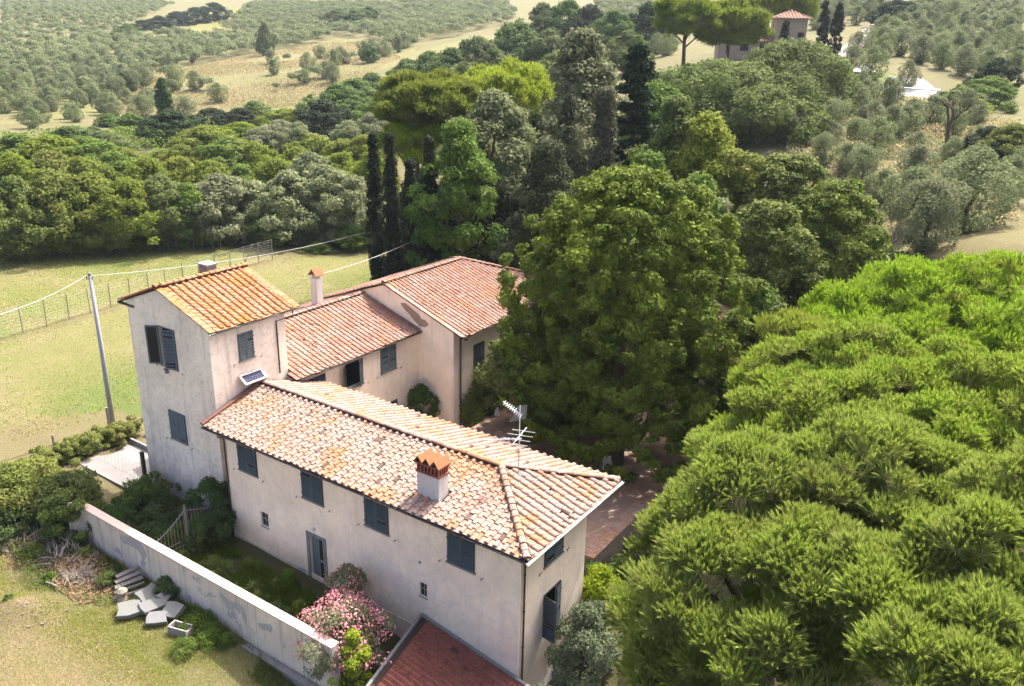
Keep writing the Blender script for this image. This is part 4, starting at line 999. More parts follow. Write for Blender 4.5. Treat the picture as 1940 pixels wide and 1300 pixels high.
# ================================================================== dark post + wire fence by the tower, path slab
k = MB(B); p = toB(on(277, 918, -.45)); k.box(p[0] - .09, p[1] - .09, -1, p[0] + .09, p[1] + .09, 1.65)
o = k.build('gate_post', M['darkiron']); tag(o, "dark rusty steel post standing at the tower's front left corner", "post")
PX0, PX1 = -32.3, -26.9
k = MB(B); k.box(PX0, -.2, -1, PX1, 3.2, -.36); o = k.build('concrete_path', M['concrete']); tag(o, "pale cracked concrete path leading past the tower", None, None, 'structure')
k = MB(B); k.box(PX0, 3.2, -1, PX1 + .2, 3.34, -.05); o = k.build('kerb_wall', M['concrete']); tag(o, "low concrete kerb along the far side of the path", "kerb")
wf = thing('mesh_fence', "thin wire mesh panel fixed to the dark post above the concrete path", "fence", B(-30, -.3, -.4))
a = p; k = MB(B)
for q in range(15): k.bar((a[0] - q * .38, a[1] + .0, -.4), (a[0] - q * .38, a[1] + .0, .75), .006)
for q in range(9): k.bar((a[0] - 5.4, a[1], -.35 + q * .13), (a[0], a[1], -.35 + q * .13), .006)
k.build('wire_mesh', M['darkiron'], wf)
# ================================================================== solar panel
sp = thing('solar_panel', "small white framed solar panel fixed to the tower wall above the wing roof", "solar panel", B(-19.6, 3.3, 7.3))
P0 = np.array([TX1 + .06, 2.62, 7.42]); uu = np.array([0, 1.42, .0]); vv_ = np.array([.52, 0, -.36])
nrm = np.cross(uu, vv_); nrm /= -np.linalg.norm(nrm); nrm = nrm if nrm[2] > 0 else -nrm
k = MB(B); k.obox(P0 + uu / 2 + vv_ / 2, uu / 2, vv_ / 2, nrm * .018)
for a_, b_ in (((P0), P0 + uu), (P0 + vv_, P0 + vv_ + uu), (P0, P0 + vv_), (P0 + uu, P0 + uu + vv_)): k.bar(a_ + nrm * .012, b_ + nrm * .012, .06, .05)
k.build('panel_frame', M['white'], sp)
k = MB(B)
for i in range(9):
    for j in range(4):
        c_ = P0 + uu * (.07 + .86 * (i + .5) / 9) + vv_ * (.12 + .76 * (j + .5) / 4) + nrm * .022; k.obox(c_, uu * .043, vv_ * .088, nrm * .004)
k.build('solar_cells', m_plain('cells', (0.03, 0.035, 0.07), 0.75, 0.1), sp)
for q_ in (.2, .8): k = MB(B); k.bar(P0 + uu * q_ + vv_, P0 + uu * q_ + np.array([0, 0, -.36]), .025); k.build('bracket', M['metal'], sp)
k = MB(B); k.tube([B_ for B_ in [P0 + uu * .3 + [.0, 0, 0], P0 + uu * .3 + [0, 0, 1.0]]], .008, 5); k.build('wire', M['metal'], sp)
# ================================================================== antenna
an = thing('tv_antenna', "tall rusty roof mast carrying three rod aerials at the wing's hip", "antenna", B(-3.1, 3.95, 6.7))
m0 = np.array([-3.1, 3.95, 6.65])
k = MB(B); k.tube([m0, m0 + [0, 0, 1.1]], .022, 8, mi=1); k.tube([m0 + [0, 0, 1.1], m0 + [0, 0, 3.15]], .02, 8); k.tube([m0, m0 + [.35, -.3, .1]], .01, 6); k.build('mast', [M['metal'], M['bark_pale']], an)
def dirw(dx, dy, dz=0):  # world direction -> building frame
    return BINV @ np.array([dx, dy, dz])
def yagi(name, z, w0, w1, axis, el, n_, eln, r=.016, thick=.018):
    k = MB(B); a = m0 + [0, 0, z] + dirw(*(np.array(axis) * w0)); b_ = m0 + [0, 0, z] + dirw(*(np.array(axis) * w1)); k.tube([a, b_], thick, 6)
    for i in range(n_):
        c_ = a * (1 - (i + .2) / n_) + b_ * (i + .2) / n_; l_ = eln * (1 - .25 * i / n_); d_ = dirw(*(np.array(el) * l_ / 2)); k.tube([c_ - d_, c_ + d_], r * .7, 5)
    k.build(name, M['metal'], an)
yagi('aerial', 1.62, .1, -1.75, (1, .05, .02), (0, .35, .95), 11, .17)
yagi('aerial', 1.75, -.75, .75, (.40, .75, .18), (.98, -.2, -.04), 4, 1.25, r=.016)
yagi('aerial', 2.75, 0.1, -.95, (.75, -.35, -.45), (.35, .9, .3), 9, .34)
k = MB(B); k.add([tuple(m0 + [0, 0, 2.45] + dirw(-.45, .1, -.12)), tuple(m0 + [0, 0, 2.5] + dirw(.25, .1, .02)), tuple(m0 + [0, 0, 2.85] + dirw(.3, .12, .3)), tuple(m0 + [0, 0, 2.8] + dirw(-.1, .12, .25))], [(0, 1, 2, 3)]); k.build('reflector_grid', M['iron'], an)
# ================================================================== poles, cables
base = on(214, 808, -.35); top = base.copy(); top[2] = 9.95
pole = thing('utility_pole', "tall grey concrete utility pole with a pale cable at the pasture edge", "pole", base)
k = MB(); k.tube([base + [0, 0, -.5], base * .5 + top * .5 + [0.03, 0, 0], top], [.17, .135, .10], 12); k.build('shaft', M['pole'], pole, smooth=True)
k = MB(); k.tube([top, top + [0, 0, .12]], [.12, .10], 10); k.bar(top + [-.25, 0, -.25], top + [.18, 0, -.25], .06); k.tube([top + [-.22, 0, -.22], top + [-.22, 0, -.05]], .035, 8); k.tube([top + [.15, 0, -.22], top + [.15, 0, -.05]], .035, 8); k.build('pole_cap', M['iron'], pole)
b2 = base + np.array([-.32, .12, -.4]); k = MB(); k.tube([b2, b2 + [0.02, 0, 1.7]], .085, 8); o = k.build('wooden_stake', M['wood']); tag(o, "short dark wooden stake leaning beside the grey utility pole", "stake")
pb = on(104, 850, -.4); k = MB(); k.tube([pb + [0, 0, -.3], pb + [-.02, 0, .95]], .075, 8); k.tube([pb + [-.07, 0, .75], pb + [-.02, 0, .8], pb + [.07, 0, .76]], .05, 6); o = k.build('fence_post', M['wood']); tag(o, "lone stubby wooden post behind the hedge, with a knotted wire", "post")
k = MB(); k.tube([pb + [.05, 0, .7], base + [0.1, 0, 4.4]], .006, 4); o = k.build('guy_wire', M['wood']); tag(o, "thin dark guy wire from lone wooden post up to the grey pole", "wire")
def cable(name, pts, lab, sag=.6, r=.016):
    out = []
    for a, b_ in zip(pts[:-1], pts[1:]):
        for i in range(15):
            f = i / 15; q = np.array(a) * (1 - f) + np.array(b_) * f; q[2] -= sag * 4 * f * (1 - f); out.append(q)
    out.append(np.array(pts[-1])); k = MB(); k.tube(out, r, 5); o = k.build(name, M['cable']); tag(o, lab, "cable"); return o
cable('power_cable', [at(-60, 612, 44), top + [-.22, 0, -.05]], "cable running from the grey pole down and out past the pasture", .3)
cable('power_cable', [top + [.15, 0, -.05], at(850, 388, 84)], "long pale cable sagging from the grey pole over the tower to the dark trees", 1.1, r=.02)
rc_ = B(-25.55, 13.55, 9.6)
cable('power_cable', [rc_ + np.array([.2, 0, 0]), at(852, 417, 80)], "pale cable from the slender rear chimney up into the dark trees", .5, r=.02)
cable('power_cable', [at(505, 556, 56), rc_ + np.array([-.2, 0, 0])], "short pale cable between the tower and the slender rear chimney", .3, r=.015)
# ================================================================== wire fence across the pasture
P0f, P1f = np.array([-41.69, 67.89]), np.array([-37.76, 75.69]); st = (P1f - P0f) / 4
fen = thing('wire_fence', "wire fence with thin posts crossing the pasture behind the tower", "fence", (P0f[0], P0f[1], tz(*P0f)))
tops = []
for i in range(-4, 15):
    q = P0f + st * i; g = tz(*q); lean_ = random.uniform(-.08, .08); k = MB(); k.tube([(q[0], q[1], g - .3), (q[0] + lean_, q[1], g + 2.42)], .045, 6); k.build('fence_post', M['wood'], fen); tops.append((q[0], q[1], g))
k = MB()
for h in (.35, .6, .85, 1.1, 1.35, 1.6, 1.85, 2.1, 2.35):
    k.tube([(x, y, z + h) for x, y, z in tops], .010, 4)
k.build('wires', M['iron'], fen)
f2 = thing('wire_fence', "dark old post fence standing along the foot of the far tree line", "fence", tuple(tp(200, 476)))
qs = []
for i in range(26):
    q = tp(5 + i * 16.5 + random.uniform(-2, 2), 478 - i * .25); k = MB(); k.tube([q + [0, 0, -.3], q + [random.uniform(-.1, .1), 0, 2.0]], .05, 6); k.build('fence_post', M['wood'], f2); qs.append(q)
k = MB()
for h in (.5, 1.0, 1.5, 1.9): k.tube([q + np.array([0, 0, h]) for q in qs], .01, 4)
k.build('wires', M['iron'], f2)
q0 = tp(463, 500); k = MB(); k.tube([q0, q0 + np.array([1.1, 0, 2.3])], .05, 6); o = k.build('fence_strut', M['wood_grey']); tag(o, "slanting pale strut propping the far end of the wire fence", "strut")
# dead tree on the pasture edge
def bare_tree(name, lab, loc, H, seed, mat, spread=.6, depth=4):
    g = random.Random(seed); t_ = thing(name, lab, "tree", loc); k = MB(); br = MB()
    def grow(p, d, L_, r, n, mbx):
        q = p + d * L_; mid = (p + q) / 2 + np.array([g.uniform(-.1, .1), g.uniform(-.1, .1), 0]) * L_; mbx.tube([p, mid, q], [r, r * .85, r * .65], 6)
        if n == 0: return
        for _ in range(g.choice((2, 2, 3))):
            dd = d + np.array([g.uniform(-1, 1), g.uniform(-1, 1), g.uniform(-.35, .7)]) * spread * 1.4; dd /= np.linalg.norm(dd); grow(q, dd, L_ * g.uniform(.55, .85), r * .6, n - 1, br)
    loc = np.array(loc, float); grow(loc + [0, 0, -.2], np.array([-.15, 0, 1.0]), H * .36, H * .045, depth, k)
    k.build('trunk', mat, t_); br.build('branches', mat, t_); return t_
bare_tree('dead_tree', "pale bare dead tree leaning at the pasture edge before the dark wood", tp(92, 485), 5.6, 5, M['bark_pale'])
bare_tree('dead_tree', "second bare grey tree at the extreme edge of the wood line", tp(18, 482), 4.5, 9, M['bark_pale'])
bare_tree('dead_tree', "dark leafless tree leaning among the hillside olives", tp(1795, 285), 7.0, 12, M['bark'], .5)
bare_tree('dead_tree', "small bare sapling on the dry slope behind the pines", tp(1690, 492), 3.6, 22, M['bark_pale'], .5)
# ================================================================== chair, stone posts, pot
cpos = on(1150, 893, 0.0)
ch = thing('garden_chair', "white plastic garden chair in deep shade beneath the big round tree", "chair", cpos)
f = lambda x, y, z: cpos + np.array([x, y, z])
k = MB(f); k.box(-.24, -.22, .40, .24, .24, .44); k.build('seat', M['white'], ch)
k = MB(f); 
for i in range(5): k.box(-.22 + i * .09, .22, .44, -.15 + i * .09, .26, .82)
k.box(-.24, .215, .80, .24, .265, .9); k.build('backrest', M['white'], ch)
for sx in (-1, 1):
    k = MB(f); k.bar((sx * .25, .22, .64), (sx * .25, -.22, .64), .05, .03); k.bar((sx * .25, -.2, .42), (sx * .25, -.21, .64), .035); k.build('armrest', M['white'], ch)
    for sy in (-1, 1): k = MB(f); k.bar((sx * .24, sy * .22, 0), (sx * .21, sy * .2, .42), .045); k.build('leg', M['white'], ch)
q = on(1141, 882, 0.0); f2_ = lambda x, y, z: q + np.array([x, y, z])
k = MB(f2_); k.box(-.22, -.2, 0, .22, .2, .12); k.box(-.15, -.14, .12, .15, .14, 1.0); k.box(-.21, -.2, 1.0, .21, .2, 1.1)
o = k.build('stone_pillar', M['greystone']); tag(o, "short grey stone pillar directly behind the white chair", "pillar")
q = on(941, 787, 0.0); f3_ = lambda x, y, z: q + np.array([x, y, z])
k = MB(f3_); k.box(-.18, -.15, 0, .18, .15, .08); k.box(-.13, -.1, .08, .13, .1, .75); k.box(-.17, -.14, .75, .17, .14, .83)
o = k.build('stone_pillar', M['white']); tag(o, "small white stone pillar in the courtyard shade near the dry pink shrub", "pillar")
# ================================================================== stone slabs, planks, brush
def slab(cx, cy, w_, l_, th, rz, tilt, lab, mat='slab', z=-.45, tdir=0):
    c = B(cx, cy, 0); g = tz(c[0], c[1]); a = np.array([cos(rz), sin(rz), 0]); b_ = np.array([-sin(rz), cos(rz), 0]); n = np.array([0, 0, 1.0])
    b2 = b_ * cos(tilt) + n * sin(tilt); n2 = np.cross(a, b2); P = lambda x, y, z_: c + np.array([0, 0, g - c[2] + .12 + abs(sin(tilt)) * l_ * .4 + z]) + a * x + b2 * y + n2 * z_
    gg = random.Random(int(cx * 100)); n_ = 9; ring = [(w_ * .5 * x_, l_ * .5 * y_) for x_, y_ in [(-1, -1), (-.1, -1.04), (1, -.94), (1.03, 0), (.93, 1), (.2, 1.02), (-.96, .95), (-1.02, .1)]]
    ring = [(x + gg.uniform(-.07, .07), y + gg.uniform(-.07, .07)) for x, y in ring]; k = MB(); m = len(ring)
    k.add([P(x, y, 0) for x, y in ring] + [P(x, y, th) for x, y in ring] + [P(x * .96, y * .96, th + .015) for x, y in ring], [tuple(range(m - 1, -1, -1)), tuple(range(2 * m, 3 * m))] + [(i, (i + 1) % m, (i + 1) % m + m, i + m) for i in range(m)] + [(m + i, m + (i + 1) % m, 2 * m + (i + 1) % m, 2 * m + i) for i in range(m)])
    o = k.build('stone_slab', M[mat]); tag(o, lab, "stone slab"); return o
def gL(px, py): p_ = toB(tp(px, py)); return p_[0], p_[1]
slab(*gL(247, 1163), 1.0, .8, .18, .35, .15, "pale rectangular stone slab at the grassy end of the slab heap", z=.0)
slab(*gL(283, 1138), 1.0, .8, .16, 1.0, .42, "pale stone slab tipped up at the top of the heap", z=.05)
slab(*gL(292, 1158), 1.05, .8, .15, .75, .12, "buff stone slab lying in the middle of the heap", z=.1)
slab(*gL(300, 1180), .85, .65, .15, .1, .35, "dark grey stone slab tilted towards the grass", 'greystone', z=.0)
slab(*gL(331, 1168), .85, .7, .22, -.4, .45, "half sunlit stone block at the wall side of the heap", z=.05)
slab(*gL(312, 1142), .6, .55, .14, 1.2, .5, "small grey slab wedged behind the buff one", 'greystone', z=.1)
slab(*gL(434, 1203), .8, .6, .2, .6, .35, "dark stone block sitting against the foot of the boundary wall", 'greystone')
slab(*gL(226, 1160), .45, .35, .2, .6, .2, "yellowish rough stone at the grassy tip of the heap")
c = tp(343, 1200); tr_ = thing('stone_trough', "broken white stone trough below the slabs, overgrown with weeds", "trough", c)
fT = lambda x, y, z: c + np.array([x * .9 + y * .3, -x * .3 + y * .9, z]); k = MB(fT); k.box(-.5, -.25, 0, .5, -.18, .4); k.box(-.5, .18, 0, .5, .25, .42); k.box(-.5, -.18, 0, -.42, .18, .42); k.box(.42, -.18, 0, .5, .18, .3); k.box(-.42, -.18, .02, .42, .18, .08); k.build('basin', M['sill'], tr_)
labs = ["topmost grey plank of the woodpile by the boundary wall", "broad weathered plank in the middle of the woodpile", "long pale plank with jagged edge across the woodpile", "lowest grey beam of the woodpile, nailed with pegs", "thin dark lath on the wall side of the woodpile"]
for i, lab in enumerate(labs):
    a = tp(222 - i * 1.5, 1108 + i * 8); b_ = tp(266 + i * 3, 1090 + i * 8); k = MB(); k.bar(a + [0, 0, .42 - i * .07], b_ + [0, 0, .5 - i * .07], .26 if i < 3 else .12, .07 + .02 * (i == 3)); 
    if i in (2, 3):
        for s in range(9): q = a * (1 - s / 9) + b_ * s / 9; k.bar(q + [0, 0, .45 - i * .07], q + [.03, 0, .56 - i * .07], .03)
    o = k.build('plank', M['wood_grey']); tag(o, lab, "plank")
k = MB(); q = tp(232, 1134); k.tube([q + [0, 0, 0], q + [.0, .02, .2], q + [.02, 0, .42], q + [0, 0, .55]], [.3, .24, .26, .12], 9); o = k.build('tree_stump', M['bark_pale']); tag(o, "gnarled pale stump between the planks and the stone slabs", "stump")
g = random.Random(77)
def sticks(name, lab, cpx, n, L_, r, spread, mat, h=.5, bias=None):
    c = tp(*cpx); k = MB()
    for i in range(n):
        p_ = c + np.array([g.gauss(0, spread), g.gauss(0, spread * .7), g.uniform(0, h)]); a = g.uniform(0, pi) if bias is None else bias + g.gauss(0, .3); d = np.array([cos(a), sin(a), g.uniform(-.15, .45)]); l = L_ * g.uniform(.5, 1.2)
        q = p_ + d * l + np.array([0, 0, -.15 * l]); k.tube([p_, (p_ + q) / 2 + np.array([g.gauss(0, .06), g.gauss(0, .06), .08]), q], [r, r * .8, r * .35], 5)
        for _ in range(3):
            f_ = g.uniform(.4, .95); s_ = p_ * (1 - f_) + q * f_; e_ = s_ + (d + np.array([g.uniform(-1, 1), g.uniform(-1, 1), g.uniform(-.2, .6)])) * l * .22; k.tube([s_, e_], [r * .4, r * .15], 4)
    o = k.build(name, mat); tag(o, lab, None, None, 'stuff'); return o
sticks('brushwood', "heap of grey pruned branches and twigs beside the boundary wall", (130, 1062), 90, 1.5, .022, .55, M['wood_grey'], .6, 1.9)
sticks('brushwood', "tangle of brown dead branches at the foot of the shrubs", (40, 1040), 60, 1.3, .02, .7, M['bark_pale'], .4)
sticks('brushwood', "brown dry prunings in front of the branch heap", (150, 1105), 110, .8, .014, .45, M['bark_pale'], .45)
for i, (a, b_, r_, lab) in enumerate([((75, 1063), (103, 1066), .05, "short bleached log, uppermost on the grassy side of the brush heap"), ((62, 1077), (98, 1078), .05, "bleached log lying on the grass below the shorter one"), ((112, 1084), (132, 1112), .07, "mossy grey log pointing out of the brush heap"), ((150, 1093), (184, 1054), .06, "long straight pole lying across the brush heap"), ((88, 1108), (112, 1122), .05, "small reddish branch stub on the earth mound")]):
    A_, B_ = tp(*a), tp(*b_); k = MB(); k.tube([A_ + [0, 0, .15], (A_ + B_) / 2 + [0, 0, .24], B_ + [0, 0, .28]], [r_, r_ * .9, r_ * .7], 8); o = k.build('log', M['wood_grey'] if i != 2 else M['wood']); tag(o, lab, "log")
k = MB(); c0 = tp(45, 1160)
for i in range(120):
    a = g.uniform(0, 2 * pi); rr_ = abs(g.gauss(0, 1)) * 1.0; x, y = c0[0] + cos(a) * rr_ * 1.5, c0[1] + sin(a) * rr_; s = g.uniform(.02, .06)
    z = tz(x, y) + .55 * math.exp(-(((x - _mp[0]) / 1.5) ** 2 + ((y - _mp[1]) / 1.0) ** 2)); k.obox((x, y, z + .02), (s, s * .3, 0), (-s * .2, s * .8, .1 * s), (0, .1 * s, s * .6))
o = k.build('rubble', M['oldstone']); tag(o, "small stones scattered over the earth mound", None, None, 'stuff')
# ================================================================== villa on the hill and its carport
vx = at(1440, 100, 185); ang = radians(-38)
VX = np.array([cos(radians(-6)), sin(radians(-6)), 0]); VY = np.array([sin(radians(6)), cos(radians(6)), 0])
Vf = lambda x, y, z: np.array([vx[0], vx[1], 0]) + VX * x + VY * y + BZ * (vx[2] + z)
M['villa'] = m_plain('villa_stone', (0.40, 0.31, 0.235), 0.95, 0.1, var=0.4, scale=2.5)
villa = thing('stone_villa', "distant stone villa with a pyramid roofed tower on the hilltop", "house", Vf(0, 0, -1.5))
k = MB(Vf); k.box(-8.3, 0, -4, 2.5, 6, 2.2); k.box(2.5, -.5, -4, 8.4, 5.5, 6.5); k.box(8.4, 1, -4, 9.6, 5, 2); k.build('wall', M['villa'], villa)
for (a, b_, c_, d_) in ((-4.0, -2.4, .3, 1.6), (-.2, .6, .2, 1.7), (3.2, 3.7, .5, 1.3), (6.8, 7.9, 3.0, 3.9)):
    k = MB(Vf); k.box(a, -.06 if a < 2.5 else -.56, c_, b_, .1, d_, mi=1); k.box(a - .1, -.09 if a < 2.5 else -.59, c_ - .12, b_ + .1, 0 if a < 2.5 else -.5, c_); k.build('window', [M['sill'], M['inside']], villa)
tl = MB(Vf); dk = MB(Vf); rr = random.Random(2)
tile_plane(tl, dk, (-8.8, -.5, 2.1), (1, 0, 0), (0, 1, .3), [(0, 0), (11.2, 0), (11.2, 3.8), (0, 3.8)], du=.62, dv=.8, rad=.19, rng=rr, coarse=True)
tile_plane(tl, dk, (-3.0, 1.0, 3.4), (1, 0, 0), (0, 1, .3), [(0, 0), (5.5, 0), (5.5, 3.4), (0, 3.4)], du=.62, dv=.8, rad=.19, rng=rr, coarse=True)
r1 = dk.build('roof', M['tile_rear'], villa); tl.build('tiles', M['tile_rear'], r1)
tl = MB(Vf); dk = MB(Vf); x0, x1, y0_, y1_ = 1.9, 9.0, -1.1, 6.1
for O_, e_, s_ in (((x0, y0_, 6.45), (1, 0, 0), (0, 1, .42)), ((x1, y0_, 6.45), (0, 1, 0), (-1, 0, .42)), ((x1, y1_, 6.45), (-1, 0, 0), (0, -1, .42)), ((x0, y1_, 6.45), (0, -1, 0), (1, 0, .42))):
    tile_plane(tl, dk, O_, e_, s_, [(0, 0), (7.1, 0), (3.55, 3.85)], du=.62, dv=.8, rad=.19, rng=rr, coarse=True)
r2 = dk.build('tower_roof', M['tile_rear'], villa); tl.build('tiles', M['tile_rear'], r2)
c = tp(1745, 200); cp_ = thing('carport', "small flat carport with pale blue roof and white posts beside the lane", "carport", c)
fC = lambda x, y, z: c + np.array([x, y, z]); k = MB(fC); k.add([(-6.5, 3, 2.5), (3.3, 1.6, 2.2), (1.2, -2.2, 2.2), (-4.5, -1.2, 2.5), (-6.5, 3, 2.64), (3.3, 1.6, 2.34), (1.2, -2.2, 2.34), (-4.5, -1.2, 2.64)], [(0, 3, 2, 1), (4, 5, 6, 7), (0, 1, 5, 4), (1, 2, 6, 5), (2, 3, 7, 6), (3, 0, 4, 7)]); k.build('roof', m_plain('carport_roof', (0.42, 0.48, 0.56), 0.5, 0.3, var=.1), cp_)
for x, y in ((3.0, 1.5), (1.2, -2.0), (-4.3, -1.0)): k = MB(fC); k.box(x - .1, y - .1, -1, x + .1, y + .1, 2.2); k.build('post', M['white'], cp_)
k = MB(fC); k.box(-3, -3.0, -1, 3.4, -2.7, .35); k.build('low_wall', M['white'], cp_)

# ================================================================== hero trees
def place_tree(px, ytop, dist, wpx, zb=None):
    """position, height and radius of a tree from where its top shows, its distance and its width in the photo"""
    p = at(px, ytop, dist); g = tz(p[0], p[1]) if zb is None else zb
    Rm = wpx / 2 * dist * 1.03 / FPX
    return np.array([p[0], p[1], g]), p[2] - g, Rm
def T(name, label, px, ytop, dist, wpx, kind, mat, zb=None, **kw):
    loc, H, Rm = place_tree(px, ytop, dist, wpx, zb)
    return tree(name, label, 'tree', loc, Rm, H, kind, L[mat], **kw)
# the big round lime in the courtyard
loc, H, Rm = place_tree(1202, 318, 46.5, 405, 0.0)
loc = np.array([loc[0], loc[1], 0.0])
tree('lime_tree', "huge dense egg shaped tree filling the courtyard behind the wing's hip", 'tree', loc, Rm * .95, H, 'big', L['lime'], n=105000, size=.13, ncl=900, rc=.55, seed=3, base=.06, up=.25, flat=.8, limbs=9, inner=.22, rshape=.12, low=.0, jit=.5, asp=.62)
tree('lime_tree', "lower crown crowding the left flank of the huge courtyard tree", 'tree', (3.2, 50.5, 0), 4.3, 10.6, 'egg', L['lime'], n=34000, size=.135, ncl=330, rc=.58, seed=203, base=.05, up=.5, flat=.8, rshape=.1)
tree('lime_tree', "hidden tree added behind the huge courtyard tree to shade the yard", 'tree', (6.0, 59, 0), 5.0, 13.5, 'egg', L['oak'], n=16000, size=.2, ncl=90, rc=1.0, seed=204, base=.05)  # extra tree, mostly out of sight, added so its crown shades the courtyard floor
T('lime_tree', "round dark green tree directly right of the huge courtyard tree, nearer of the pair", 1462, 385, 57, 225, 'big', 'lime', n=34000, size=.15, ncl=300, rc=.62, seed=4, base=.1, up=.5, flat=.8, rshape=.07, inner=.2)
T('lime_tree', "broad round tree touching the upper edge of the pine canopy", 1590, 350, 62, 200, 'big', 'lime', n=30000, size=.16, ncl=260, rc=.66, seed=5, base=.1, up=.5, flat=.8, rshape=.08)
T('lime_tree', "tall round tree behind the pair, its top nearest the oak slope", 1500, 296, 70, 220, 'big', 'lime', n=30000, size=.17, ncl=260, rc=.7, seed=6, base=.1, up=.5, flat=.8, rshape=.08)
T('lime_tree', "small pointed dark tree at the right shoulder of the round trees", 1617, 342, 71, 62, 'cone', 'lime', n=7000, size=.18, ncl=45, rc=.6, seed=7)
T('shrub_tree', "leafy green bush tree hiding the outbuilding beside the courtyard tree", 1440, 535, 50, 92, 'round', 'oak', zb=0, n=9000, size=.13, ncl=60, rc=.7, seed=8, base=.2)
T('shrub_tree', "bushy green growth in front of the lower outbuilding roof", 1392, 700, 45.5, 120, 'round', 'oak', zb=0, n=12000, size=.12, ncl=80, rc=.6, seed=205, base=.0, inner=.3)
T('shrub_tree', "dark green bush between the two little outbuilding roofs", 1378, 612, 50.5, 60, 'round', 'lime', zb=0, n=8000, size=.12, ncl=60, rc=.5, seed=206, base=.0)
T('shrub_tree', "dark bush to the right of the outbuilding, under the round trees", 1462, 570, 52, 100, 'egg', 'oak', zb=0, n=12000, size=.14, ncl=70, rc=.7, seed=207, base=.0)
# evergreen and mixed wood behind the house
T('oak_tree', "large pale green evergreen oak above the end block roof", 935, 172, 76, 230, 'egg', 'oakgrey', n=34000, size=.19, ncl=170, rc=1.15, seed=10, base=.08, rshape=.12)
T('oak_tree', "bushy oak with light leaves in front of the taller evergreens", 870, 232, 70, 170, 'egg', 'oak', n=24000, size=.17, ncl=120, rc=1.0, seed=11, base=.05, rshape=.14)
T('cedar_tree', "dark brownish spreading conifer behind the courtyard tree", 1040, 268, 66, 170, 'egg', 'cedar', n=30000, size=.14, ncl=130, rc=1.0, seed=12, base=.05, rshape=.16)
T('poplar_tree', "tall pale grey green tree rising highest behind the oaks", 1105, 58, 86, 185, 'egg', 'oakgrey', n=36000, size=.22, ncl=150, rc=1.4, seed=13, base=.12, rshape=.2, inner=.3)
T('cedar_tree', "tall narrow black green conifer standing right of the tall grey tree", 1213, 78, 80, 88, 'column', 'cypress', n=24000, size=.2, ncl=110, rc=.85, seed=14, base=.05, rshape=.2, up=.2, flat=.5)
T('cypress_tree', "grey brown conical cypress between dark conifers", 1150, 165, 74, 104, 'cone', 'browncyp', n=24000, size=.13, ncl=110, rc=.75, seed=15, base=.05, rshape=.08, up=.5)
T('cypress_tree', "slim green cypress spire between the oak and the brown cypress", 1079, 172, 72, 46, 'column', 'cedar', n=12000, size=.12, ncl=70, rc=.5, seed=16, base=.0, rshape=.08)
T('oak_tree', "leafy bright green tree with upright limbs right of the tall conifer", 1285, 185, 72, 150, 'egg', 'oak', n=26000, size=.17, ncl=110, rc=1.0, seed=17, base=.05, rshape=.18, inner=.35)
T('maple_tree', "yellow green tree beside the round courtyard tree's top", 1345, 215, 70, 150, 'dome', 'yellow', n=20000, size=.16, ncl=90, rc=.95, seed=18, base=.05, rshape=.14)
T('maple_tree', "yellowish bushy tree filling the gap behind the round trees", 1392, 280, 68, 130, 'dome', 'wood', n=15000, size=.16, ncl=70, rc=.85, seed=19, base=.05)
T('olive_tree', "small grey olive in the gap between the courtyard tree and its neighbour", 1366, 375, 62, 80, 'egg', 'olive2', n=9000, size=.12, ncl=50, rc=.6, seed=20, base=.1)
T('olive_tree', "small silvery shrub tree in front of the dark wood behind the end block", 962, 462, 64, 76, 'round', 'silver', zb=0, n=5000, size=.12, ncl=36, rc=.5, seed=21, base=.35, inner=.35)
T('oak_tree', "very broad oak below the distant stone villa", 1390, 122, 122, 330, 'dome', 'oak', n=42000, size=.27, ncl=190, rc=1.9, seed=22, base=-.02, rshape=.12)
T('oak_tree', "lighter green oak adjoining the broad one below the villa", 1505, 84, 130, 205, 'dome', 'oak', n=26000, size=.28, ncl=120, rc=1.9, seed=23, base=-.02, rshape=.12)
T('oak_tree', "oak crown on the shady side below the broad oak", 1440, 165, 112, 190, 'dome', 'oak', n=20000, size=.25, ncl=100, rc=1.6, seed=24, base=-.05)
T('oak_tree', "green oak in front of the villa pines", 1250, 160, 105, 130, 'dome', 'oak', n=14000, size=.24, ncl=70, rc=1.4, seed=25, base=-.02)
# dense evergreen background filling the shade behind the house
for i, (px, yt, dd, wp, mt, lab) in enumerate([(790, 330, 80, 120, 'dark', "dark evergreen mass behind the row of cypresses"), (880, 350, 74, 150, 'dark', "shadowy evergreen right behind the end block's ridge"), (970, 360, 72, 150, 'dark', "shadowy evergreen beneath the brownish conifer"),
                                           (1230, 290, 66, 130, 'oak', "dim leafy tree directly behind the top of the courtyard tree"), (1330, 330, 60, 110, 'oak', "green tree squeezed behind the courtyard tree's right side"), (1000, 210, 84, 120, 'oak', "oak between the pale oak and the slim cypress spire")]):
    T('evergreen_tree', lab, px, yt, dd, wp, 'egg', mt, n=13000, size=.2, ncl=70, rc=1.1, seed=30 + i, base=-.02)
